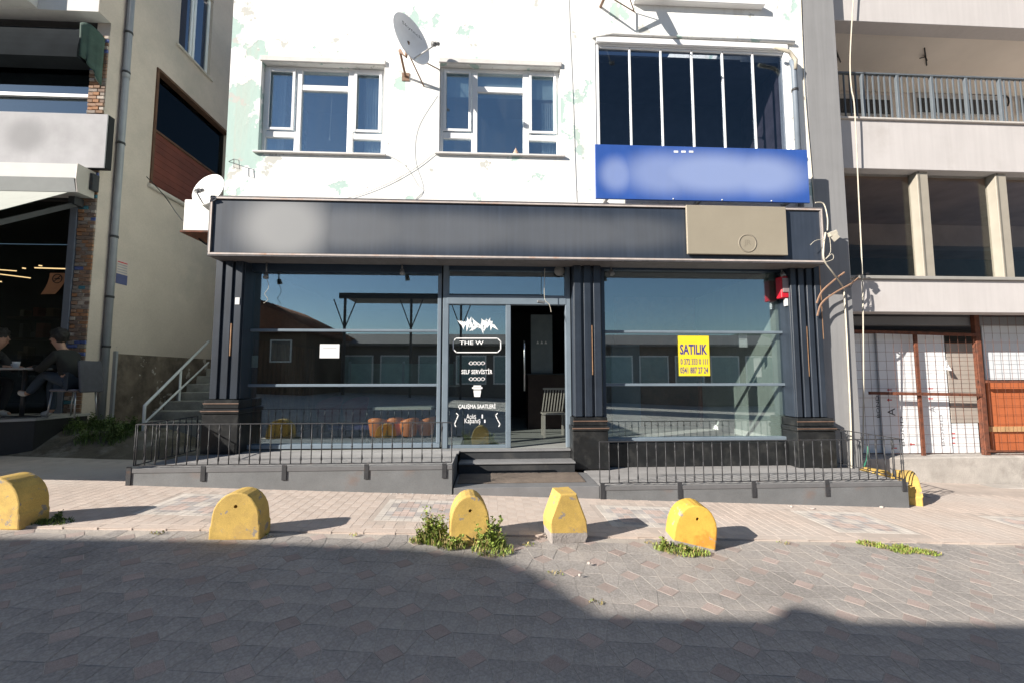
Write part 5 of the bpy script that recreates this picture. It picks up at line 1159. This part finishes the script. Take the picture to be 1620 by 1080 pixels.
# ================================================================== right building
RYB = 7.15
cx1 = PX(1341, 360, WY)
rbd = thing('pale_building', (9, 8, -.3), 'pale unfinished building with tall grey column on the right', 'building')
colm = M('grey_column', (0.25, 0.25, 0.255), .75, .06, 1.5, .03, 30, streak=.10)
column_o = boxp('column', rbd, colm, 5.515, cx1, WY, 7.6, -.4, 12.5, .004)
beam_m = M('pale_beam', (0.50, 0.475, 0.47), .8, .05, 1, .05, 30, streak=.06, dirt=((.40, .375, .36), .9, .58, .85))
z1, z2 = PZ(1450, 494, RYB), PZ(1450, 443, RYB); z3, z4 = PZ(1450, 269, RYB), PZ(1450, 193, RYB); z5 = PZ(1450, 38, RYB)
for n_, (a, c) in {'lower_beam': (z1, z2), 'middle_beam': (z3, z4), 'top_beam': (z5, z5+2.5)}.items(): boxp('beam', rbd, beam_m, cx1+.002, 16, RYB, RYB+.3, a, c, .006)
boxp('ledge', rbd, M('window_ledge', (0.30, 0.29, 0.27), .7, .1), cx1+.003, 16, RYB-.05, RYB+.25, z2+.002, z2+.06, .006)
boxp('ledge', rbd, M('pale_ledge', (0.52, 0.49, 0.46), .7, .1), cx1+.003, 16, RYB-.04, RYB+.4, z4+.002, z4+.04, .006)
# first floor: window band with khaki mullions, bare dark concrete rooms behind
mull = M('khaki_mullion', (0.33, 0.30, 0.25), .6, .06)
for px in (1466, 1591, 1716):
    x = PX(px, 355, RYB+.05); boxp('mullion', rbd, mull, x-.105, x+.105, RYB+.06, RYB+.24, z2+.061, z3-.001, .008); boxp('mullion_groove', rbd, M('groove', (.15, .14, .12), .7), x-.085, x-.06, RYB+.052, RYB+.059, z2+.061, z3-.001)
for x_a, x_b in ((cx1+.01, PX(1466, 355, RYB+.05)-.11), (PX(1466, 355, RYB+.05)+.11, PX(1591, 355, RYB+.05)-.11), (PX(1591, 355, RYB+.05)+.11, PX(1716, 355, RYB+.05)-.11)): boxp('pane', rbd, glass('grime_glass', (.95, .95, .94), .012, dust=.0), x_a, x_b, RYB+.2, RYB+.21, z2+.062, z3-.002)
part('room_ceiling', rbd, M('bare_ceiling', (0.38, 0.275, 0.215), .9, .25, 1.2, .2, 10), lambda b: b.box(cx1-.3, 26, RYB+.301, 14, z3+.2, z3+.3))
part('room_beam', rbd, M('bare_beam', (0.40, 0.32, 0.27), .9, .2, 1.2), lambda b: b.box(cx1-.3, 26, 10.4, 10.8, z3-.35, z3+.199))
part('room_back', rbd, M('room_dark', (0.09, 0.08, 0.075), .9, .3, 1), lambda b: (b.box(cx1-.3, 26, 13.5, 13.6, z1, z3+.19), b.box(cx1-.31, cx1-.302, 7.61, 13.49, z1, z3+.19), b.box(cx1-.3, 26, RYB+.301, 13.49, z2-.2, z2-.1)))
for i in range(4): boxp('room_pier', rbd, M('pale_pier', (0.32, 0.33, 0.35), .8, .1), 11.0+2.1*i, 12.1+2.1*i, 13.0, 13.45, z2-.1, z2+1.15)
# second floor loggia
log = M('loggia_wall', (0.74, 0.68, 0.62), .85, .06, 1)
part('loggia', rbd, log, lambda b: (b.box(cx1-.3, 26, 9.4, 9.55, z4-.1, z5+.8), b.box(cx1-.3, 26, RYB+.301, 9.39, z5+.25, z5+.35), b.box(cx1-.3, 26, RYB+.301, 9.39, z4-.12, z4-.02)))
for px, w_ in ((1365, 1.5), (1520, 2.2), (1660, 1.5)):
    x = PX(px, 160, 9.3); v_ = boxp('low_window', rbd, M('alu_white', (.5, .5, .5), .5), x-w_/2, x+w_/2, 9.34, 9.398, PZ(px, 182, 9.34), PZ(px, 150, 9.34)); boxp('pane', v_, dkwin, x-w_/2+.06, x+w_/2-.06, 9.325, 9.339, PZ(px, 180, 9.34), PZ(px, 158, 9.34))
cable('black cable stapled along the loggia wall', [P(1335, 141, 9.36), P(1450, 145, 9.36), P(1560, 150, 9.36), P(1590, 152, 9.36), P(1596, 160, 9.36), P(1594, 168, 9.36)], .018, cable_b)
for px, py, nm in ((1463, 85, 'bent wires poking from the loggia ceiling above the railing'), (1323, 82, 'short wires poking from the loggia ceiling beside the column')):
    c = P(px, py, 8.2); c.z = z5+.249; o = B(); [o.tube([c+Vector(a_), c+Vector(b_)], .012, 5) for a_, b_ in (((-.22, -.2, -.01), (.3, .25, -.03)), ((0, 0, -.01), (-.02, -.05, -.16)), ((.02, .02, -.02), (-.14, -.02, -.09)))]; tag(o.build('loose_wires', cable_b, None, c), nm, 'wires')
# loggia railing
rg = thing('balcony_railing', (9, RYB+.2, z4+.04), 'blue grey bar railing of the loggia on the right building', 'railing')
rm = M('railing_blue_grey', (0.12, 0.14, 0.16), .5, .1); rz0, rz1 = z4+.1, PZ(1470, 120, RYB+.2)
yb = RYB+.2
boxp('top_rail', rg, rm, cx1+.01, 15.5, yb-.03, yb+.03, rz1-.03, rz1, .004); boxp('bottom_rail', rg, rm, cx1+.01, 15.5, yb-.015, yb+.015, rz0, rz0+.03, .003)
bsrc = boxp('bar', rg, rm, cx1+.1, cx1+.122, yb-.01, yb+.01, rz0+.031, rz1-.031); nb = 0
xx = .1
while cx1+xx < 11.5:
    xx += .113; nb += 1
    if nb % 6 == 0: boxp('post', rg, rm, cx1+xx, cx1+xx+.05, yb-.025, yb+.025, z4+.041, rz1-.031, .003)
    else: clone(bsrc, rg, (xx-.1, 0, 0))
boxp('post', rg, rm, cx1+.02, cx1+.08, yb-.026, yb+.026, z4+.041, rz1-.031, .003)
# pale rope and conduit
cable('long pale rope hanging down in front of the right building', [P(1351, -20, RYB-.1), P(1345, 90, RYB-.1), P(1347, 140, RYB-.1), P(1352, 172, RYB-.12), P(1358, 300, RYB-.1), P(1364, 430, RYB-.1), P(1366, 560, RYB-.1), P(1366, 660, RYB-.05), P(1365, 715, RYB-.05)], .011, cable_w, 'rope', cat='rope')
cable('cream conduit running down the grey column', [P(1335, 456, WY-.03), P(1339, 520, WY-.03), P(1343, 600, WY-.03), P(1346, 670, WY-.03), P(1347, 740, WY-.03)], .014, cable_w, 'conduit', cat='conduit')
cable('thin grey cable from the shop column to the window ledge', [P(1345, 455, WY-.04), P(1353, 440, WY-.05), P(1362, 434, RYB-.06), P(1375, 433, RYB-.06)], .012, cable_b)
cable('thin white cable down the grey column beside the rain pipe', [P(1266, -20, WY-.012), P(1272, 130, WY-.012), P(1282, 250, WY-.012), P(1288, 320, WY-.012)], .009, cable_w)
cable('green hose end behind the railing on the right', [P(1372, 705, 6.9), P(1372, 725, 6.85), P(1366, 738, 6.8)], .016, M('hose_green', (0.03, 0.16, 0.10), .5), 'hose', cat='hose')
# ground floor: concrete base, lintel, boards and the rusty mesh fence
BYF = 7.5
gz = PZ(1530, 722, BYF)
boxp('base', rbd, concrete, cx1-.02, 16, BYF, 8.6, -.9, gz, .02)
boxp('lintel', rbd, M('grey_lintel', (0.20, 0.205, 0.215), .8, .1, 2), cx1+.01, 16, 7.7, 7.95, PZ(1450, 514, 7.7), z1-.002)
part('under_room', rbd, black, lambda b: (b.box(cx1, 16, 10, 10.1, gz, z1), b.box(cx1, 16, 8.61, 9.99, gz-.1, gz)))
arrow_m = M('print_red', (0.5, 0.03, 0.03), .7); ink_m = M('print_black', (0.05, 0.05, 0.06), .7)
bd_white = M('board_white', (0.70, 0.72, 0.74), .6, .03); 
def board(x0, y0, x1, y1, Y, label, mat, name='board_sheet', top=None, lean=0.03):
    a = PR(x0, y0, x1, y1, Y); t = thing(name, ((a[0]+a[1])/2, Y, a[2]), label, 'board'); boxp('sheet', t, mat, a[0], a[1], Y, Y+.02, a[2], a[3], .002); return t, a
YB = 7.82
b1, a_ = board(1330, 528, 1391, 716, YB+.05, 'white printed board nearest the grey column behind the mesh', bd_white)
text('BOND', *PR(1386, 625, 1391, 660, YB+.05), YB+.05, ink_m, b1, rot=1)
b2, a_ = board(1392, 527, 1500, 716, YB, 'wide white board with red arrows and big letter behind the mesh', bd_white)
for px, py in ((1407, 616), (1407, 632), (1472, 614), (1472, 630), (1443, 702), (1415, 708)):
    c = P(px, py, YB); part('arrow', b2, arrow_m, lambda b: (b.box(c.x-.015, c.x+.05, YB-.003, YB-.001, c.z-.009, c.z+.009), b.poly([(c.x-.05, YB-.002, c.z), (c.x-.0155, YB-.002, c.z+.03), (c.x-.0155, YB-.002, c.z-.03)])))
text('A', *PR(1404, 645, 1416, 657, YB), YB, ink_m, b2, rot=1); text('A', *PR(1470, 642, 1480, 652, YB), YB, M('print_grey', (.25, .25, .27), .7), b2, rot=1)
text('BOND', *PR(1425, 658, 1430, 705, YB), YB, ink_m, b2, rot=1); text('BOND', *PR(1488, 655, 1493, 705, YB), YB, M('print_grey', (.25, .25, .27)), b2, rot=1)
board(1501, 543, 1545, 668, YB+.02, 'grey brown board behind the mesh next to the white ones', M('board_tan', (0.34, 0.30, 0.265), .8, .08))
b3, a_ = board(1497, 669, 1549, 716, YB+.03, 'low white board with three red arrows below the grey brown board', bd_white)
for py in (685, 692, 700): c = P(1507, py, YB+.03); part('arrow', b3, arrow_m, lambda b: (b.box(c.x-.015, c.x+.05, YB+.027, YB+.029, c.z-.009, c.z+.009), b.poly([(c.x-.05, YB+.028, c.z), (c.x-.0155, YB+.028, c.z+.03), (c.x-.0155, YB+.028, c.z-.03)])))
board(1556, 508, 1640, 600, YB, 'pale blue white upper panel behind the right mesh', M('board_bluewhite', (0.60, 0.63, 0.66), .6, .04))
b4, a_ = board(1565, 603, 1650, 713, YB-.02, 'orange brown panel behind the right mesh with wooden lath', M('board_orange', (0.42, 0.115, 0.04), .75, .1, 3)); la = PR(1568, 674, 1650, 682, YB-.06); part('lath', b4, M('raw_lath', (0.45, 0.27, 0.13), .8, .2, 5), lambda b: b.box(la[0], la[1], YB-.06, YB-.021, la[2], la[3]))
pb = P(1492, 580, YB-.05); o = thing('plastic_scrap', (pb.x, YB-.1, pb.z), 'scrap of white plastic caught on the mesh fence', 'scrap'); part('sheet', o, paper, lambda b: (b.poly([pb+Vector((-.05, -.08, -.06)), pb+Vector((.06, -.1, -.07)), pb+Vector((.03, -.07, .04)), pb+Vector((0, -.08, .16))]), b.poly([pb+Vector((-.05, -.08, -.06)), pb+Vector((.0, -.08, .16)), pb+Vector((-.03, -.05, .03))])))
# mesh fence
YF = 7.62
fn = thing('mesh_fence', (P(1480, 716, YF).x, YF, gz), 'rusty steel frame with wire mesh closing the ground floor', 'fence')
def bar_px(nm, x0, y0, x1, y1, wpx, Y=YF, mat=rust):
    w_ = wpx*Y/690; a, c = P(x0, y0, Y), P(x1, y1, Y); part(nm, fn, mat, lambda b: b.bar(a, c, .035, w_))
bar_px('top_rail', 1345, 524, 1548, 530, 5); bar_px('mid_rail', 1375, 621, 1552, 624, 5); 
for x0, x1, y0, y1, w_ in ((1452, 1454, 529, 716, 6),): a, c = P(x0, y0, YF), P(x1, y1, YF); part('post', fn, rust, lambda b: b.box(a.x-.03, a.x+.03, YF+.04, YF+.075, gz, a.z))
a = P(1554, 600, YF); part('post', fn, rust, lambda b: b.box(a.x-.055, a.x+.05, YF+.0, YF+.08, gz, PZ(1554, 497, YF), .008))
bar_px('mid_rail', 1560, 603, 1640, 603, 4); bar_px('bottom_rail', 1560, 713, 1640, 713, 3)
def wires(x0, x1, y0, y1, dx, dy):
    a = PR(x0, y0, x1, y1, YF-.01); n = int((x1-x0)/dx)
    src = None
    for i in range(n+1):
        x = a[0]+(a[1]-a[0])*i/n
        if src is None: src = part('wire', fn, rust, lambda b: b.tube([(x, YF-.025, a[2]), (x, YF-.025, a[3])], .0026, 5)); sx0 = x
        else: clone(src, fn, (x-sx0, 0, 0))
    n = int((y1-y0)/dy); src = None
    for i in range(n+1):
        z = a[2]+(a[3]-a[2])*i/n
        if src is None: src = part('wire', fn, rust, lambda b: b.tube([(a[0], YF-.033, z), (a[1], YF-.033, z)], .0026, 5)); sz0 = z
        else: clone(src, fn, (0, 0, z-sz0))
wires(1352, 1546, 528, 716, 12.5, 14); wires(1562, 1640, 500, 713, 12.5, 14)
boxp('lower_step', rbd, concrete, cx1-.3, 16, 7.2, BYF-.002, -.9, G(9)+.03, .02)

# ================================================================== people at the cafe table
def skin(name, joints, edges, mat, parent, sub=2, root=0):
    me = bpy.data.meshes.new(name); b0 = BASE[parent.name]
    me.from_pydata([tuple(Vector(j[:3])-b0) for j in joints], edges, []); o = bpy.data.objects.new(name, me); COL.objects.link(o); o.parent = parent; BASE[o.name] = b0
    md = o.modifiers.new('skin', 'SKIN'); md.use_smooth_shade = True
    for i, j in enumerate(joints): me.skin_vertices[0].data[i].radius = (j[3], j[4] if len(j) > 4 else j[3])
    for i in range(len(joints)): me.skin_vertices[0].data[i].use_root = (i == root)
    sb = o.modifiers.new('sub', 'SUBSURF'); sb.levels = sub; sb.render_levels = sub; me.materials.append(mat); return o
skin_m = M('skin', (0.36, 0.21, 0.15), .6, .05); hair_m = M('dark_hair', (0.012, 0.010, 0.009), .55, .3, 20, .6, 90); jack = M('dark_jacket', (0.016, 0.017, 0.016), .85, .2, 6, .3, 60); jeans = M('blue_jeans', (0.035, 0.05, 0.07), .9, .2, 6, .3, 90); shoe = M('pale_shoe', (0.5, 0.48, 0.45), .7, .1)
def person(base, f, label, lean, jacket, trous, cross):
    """seated figure; f = +1 faces +x, -1 faces -x. local u forward, v to the side (towards the street), w up"""
    X0, Y0, Z0 = base
    t = thing('person', base, label, 'person')
    L = lambda u, v, w: (X0+f*u, Y0+v, Z0+w)
    SH = .50
    hipz = SH+.10; ch = .30*lean
    nk = (.02+ch*1.3, 0, hipz+.50)
    hd_ = (nk[0]+.10*lean+.03, 0, nk[2]+.16)
    J = [(*L(0, 0, hipz), .15, .12), (*L(ch*.5, 0, hipz+.2), .13, .11), (*L(ch, 0, hipz+.40), .155, .11), (*L(*nk), .055), (*L(*hd_[:2], hd_[2]-.04), .075, .085), (*L(hd_[0]+.015, 0, hd_[2]+.03), .085, .095), (*L(hd_[0], 0, hd_[2]+.09), .065, .075)]
    E_ = [(0, 1), (1, 2), (2, 3), (3, 4), (4, 5), (5, 6)]
    def chain(st, pts):
        k = st
        for p_ in pts: J.append(p_); E_.append((k, len(J)-1)); k = len(J)-1
        return k
    arms = []; legs = []
    for s_ in (-1, 1):
        n0 = len(J); sh = L(ch, s_*.18, hipz+.40); el = L(ch+.16, s_*.24, hipz+.17); wr_ = L(ch+.38, s_*.10, hipz+.22)
        k = chain(2, [(*sh, .06), (*el, .045), (*wr_, .03)])
        palm = L(ch+.44, s_*.09, hipz+.21); k2 = chain(k, [(*palm, .028, .018)])
        arms.append((sh, el, wr_))
        for q in range(4): 
            a_ = (q-1.5)*.018; fl = (.075, .085, .08, .06)[q]
            chain(k2, [(*L(ch+.44+fl*.6, s_*.09+a_, hipz+.205), .009), (*L(ch+.44+fl, s_*.09+a_, hipz+.185), .008)])
        chain(k, [(*L(ch+.43, s_*.09-s_*.035, hipz+.225), .010), (*L(ch+.47, s_*.09-s_*.045, hipz+.215), .008)])
        hp = L(.04, s_*.10, hipz-.02); 
        if cross and s_ < 0: kn = L(.44, s_*.02, hipz+.10); an = L(.66, s_*.05, SH-.12); toe = L(.80, s_*.05, SH-.08)
        else: kn = L(.46, s_*.12, hipz-.01); an = L(.42 if cross else .34, s_*.12, .09); toe = L((.42 if cross else .34)+.17, s_*.12, .035)
        chain(0, [(*hp, .085), (*kn, .06), (*an, .04), (*toe, .035, .03)]); legs.append((hp, kn, an, toe))
    bd = skin('body', J, E_, skin_m, t)
    jk = [(*L(-.02, 0, hipz-.07), .20, .17), (*L(ch*.5, 0, hipz+.2), .155, .13), (*L(ch, 0, hipz+.40), .17, .125), (*L(nk[0]-.01, 0, nk[2]-.03), .085, .085)]; je = [(0, 1), (1, 2), (2, 3)]
    for sh, el, wr_ in arms: n0 = len(jk); jk += [(*sh, .08), (*el, .064), (*wr_, .046)]; je += [(2, n0), (n0, n0+1), (n0+1, n0+2)]
    skin('jacket', jk, je, jacket, t)
    tj = [(*L(0, 0, hipz-.02), .185, .15)]; te = []
    for hp, kn, an, toe in legs: n0 = len(tj); tj += [(*hp, .10), (*kn, .076), (*an, .056)]; te += [(0, n0), (n0, n0+1), (n0+1, n0+2)]
    skin('trousers', tj, te, trous, t)
    for hp, kn, an, toe in legs: d = Vector(toe)-Vector(an); skin('shoe', [(*an, .048), (*(Vector(an)+d*.5+Vector((0, 0, -.02))), .05), (*toe, .042)], [(0, 1), (1, 2)], shoe, t)
    hc = Vector(L(hd_[0], 0, hd_[2]+.05)); b = B(); bmesh.ops.create_icosphere(b.bm, subdivisions=4, radius=1)
    for v in list(b.bm.verts):
        c = v.co.copy(); keep = c.x*f < .45 or c.z > .35
        rr_ = 1.0 + .16*mnoise.noise(c*2.6+Vector((f, 0, 0))) + .13*mnoise.noise(c*6) + .08*mnoise.noise(c*15)
        if not keep: rr_ *= .80
        if c.z < -.35 and c.x*f > -.2: rr_ *= .75
        v.co = hc + Vector((c.x*.122*rr_-f*.015, c.y*.112*rr_, c.z*.135*rr_+.015))
    for f_ in b.bm.faces: f_.smooth = True
    b.build('hair', hair_m, t)
    fc = Vector(L(hd_[0]+.098, 0, hd_[2]))
    part('nose', t, skin_m, lambda b: b.tube([fc+Vector((f*.0, 0, .045)), fc+Vector((f*.03, 0, .005)), fc+Vector((f*.0, 0, -.005))], [.008, .016, .010], 8))
    for s_ in (-1, 1):
        part('eye', t, black, lambda b: b.lathe(fc+Vector((-f*.002, s_*.034, .045)), (f, 0, 0), [(0.0001, .004), (.009, .002), (.011, -.01)], 8)); part('ear', t, skin_m, lambda b: b.lathe(Vector(L(hd_[0]-.005, s_*.088, hd_[2]+.02)), (0, s_, 0), [(.0, .012), (.022, .01), (.026, 0), (.018, -.01)], 10))
    part('mouth', t, M('lips', (.32, .12, .10), .6), lambda b: b.tube([fc+Vector((-f*.0, -.022, -.04)), fc+Vector((f*.005, 0, -.038)), fc+Vector((-f*.0, .022, -.04))], .006, 6))
    return t
PY = 7.62
pr_x = PX(117, 600, PY); pl_x = PX(-44, 600, PY)
person((pr_x, PY, PFZ), -1, 'seated person in dark jacket bent over the cafe table, facing left', .5, jack, jeans, True)
person((pl_x-.05, PY+.05, PFZ), 1, 'seated person in black at the left frame edge, facing right', .7, M('black_top', (0.015, 0.015, 0.017), .85), M('black_trousers', (0.015, 0.016, 0.02), .9), False)
chr_m = M('chair_chrome', (0.4, 0.4, 0.42), .3, metal=.8); seat_m = M('seat_grey', (0.16, 0.15, 0.16), .8, .1)
def cchair(x, y, f, label, back_m):
    t = thing('cafe_chair', (x, y, PFZ), label, 'chair')
    boxp('seat', t, seat_m, x-.21, x+.21, y-.21, y+.21, PFZ+.42, PFZ+.46, .015)
    part('backrest', t, back_m, lambda b: b.obox((x-f*.24, y, PFZ+.66), (.018, .21, .26), (1, 0, f*-.12), (0, 1, 0), (f*.12, 0, 1), .012))
    for sx_ in (-1, 1):
        for sy_ in (-1, 1): part('leg', t, chr_m, lambda b: b.tube([(x+sx_*.18, y+sy_*.18, PFZ+.42), (x+sx_*.21, y+sy_*.2, PFZ+.0)], .012, 8))
cchair(pr_x+.02, PY, -1, 'cafe chair with hanging grey cloth back under the bent person', M('cloth_grey', (0.07, 0.07, 0.085), .9, .2, 6)); cchair(pl_x-.07, PY+.05, 1, 'cafe chair under the person at the left frame edge', black)
tx = (pr_x+pl_x)/2+.02; t = thing('cafe_table', (tx, PY, PFZ), 'small cafe table with pale top between the two seated people', 'table')
boxp('top', t, M('table_top', (0.32, 0.31, 0.31), .5), tx-.33, tx+.33, PY-.35, PY+.35, PFZ+.77, PFZ+.80, .008)
part('leg', t, iron, lambda b: b.tube([(tx, PY, PFZ+.01), (tx, PY, PFZ+.769)], .03, 10)); part('foot', t, iron, lambda b: (b.box(tx-.28, tx+.28, PY-.03, PY+.03, PFZ, PFZ+.02), b.box(tx-.03, tx+.03, PY-.28, PY+.28, PFZ+.0201, PFZ+.03)))
cu = thing('coffee_cup', (tx+.0, PY-.15, PFZ+.8), 'white cup standing on the cafe table', 'cup'); cm_ = M('cup_white', (.7, .7, .72), .4)
part('body', cu, cm_, lambda b: b.lathe((tx, PY-.15, PFZ+.801), (0, 0, 1), [(.0, 0), (.035, 0), (.045, .08), (.048, .10), (.043, .10), (.032, .01), (0, .01)], 16)); part('handle', cu, cm_, lambda b: b.tube([(tx-.044, PY-.15, PFZ+.87), (tx-.075, PY-.15, PFZ+.86), (tx-.07, PY-.15, PFZ+.83), (tx-.04, PY-.15, PFZ+.825)], .006, 6))

# flakes of white paint along the foot of the left deck
fl = B(); rr = random.Random(21)
for i in range(46):
    px = rr.uniform(612, 722) if i < 34 else rr.uniform(1180, 1420); a = gp(px, 787 if px < 800 else 802); x, y = a.x, 5.775-abs(rr.gauss(0, .03)); s_ = rr.uniform(.004, .014); an = rr.uniform(0, 6.28); z = G(x)+.021
    fl.poly([(x+s_*math.cos(an+k*1.57)*rr.uniform(.6, 1.2), y+s_*math.sin(an+k*1.57), z+rr.uniform(0, .004)) for k in range(4)])
tag(fl.build('paint_flakes', M('flake_white', (.7, .68, .65), .8), None, (-.8, 5.76, G(-.8)+.02)), 'white paint flakes scattered along the foot of the decks', 'litter', kind='stuff')
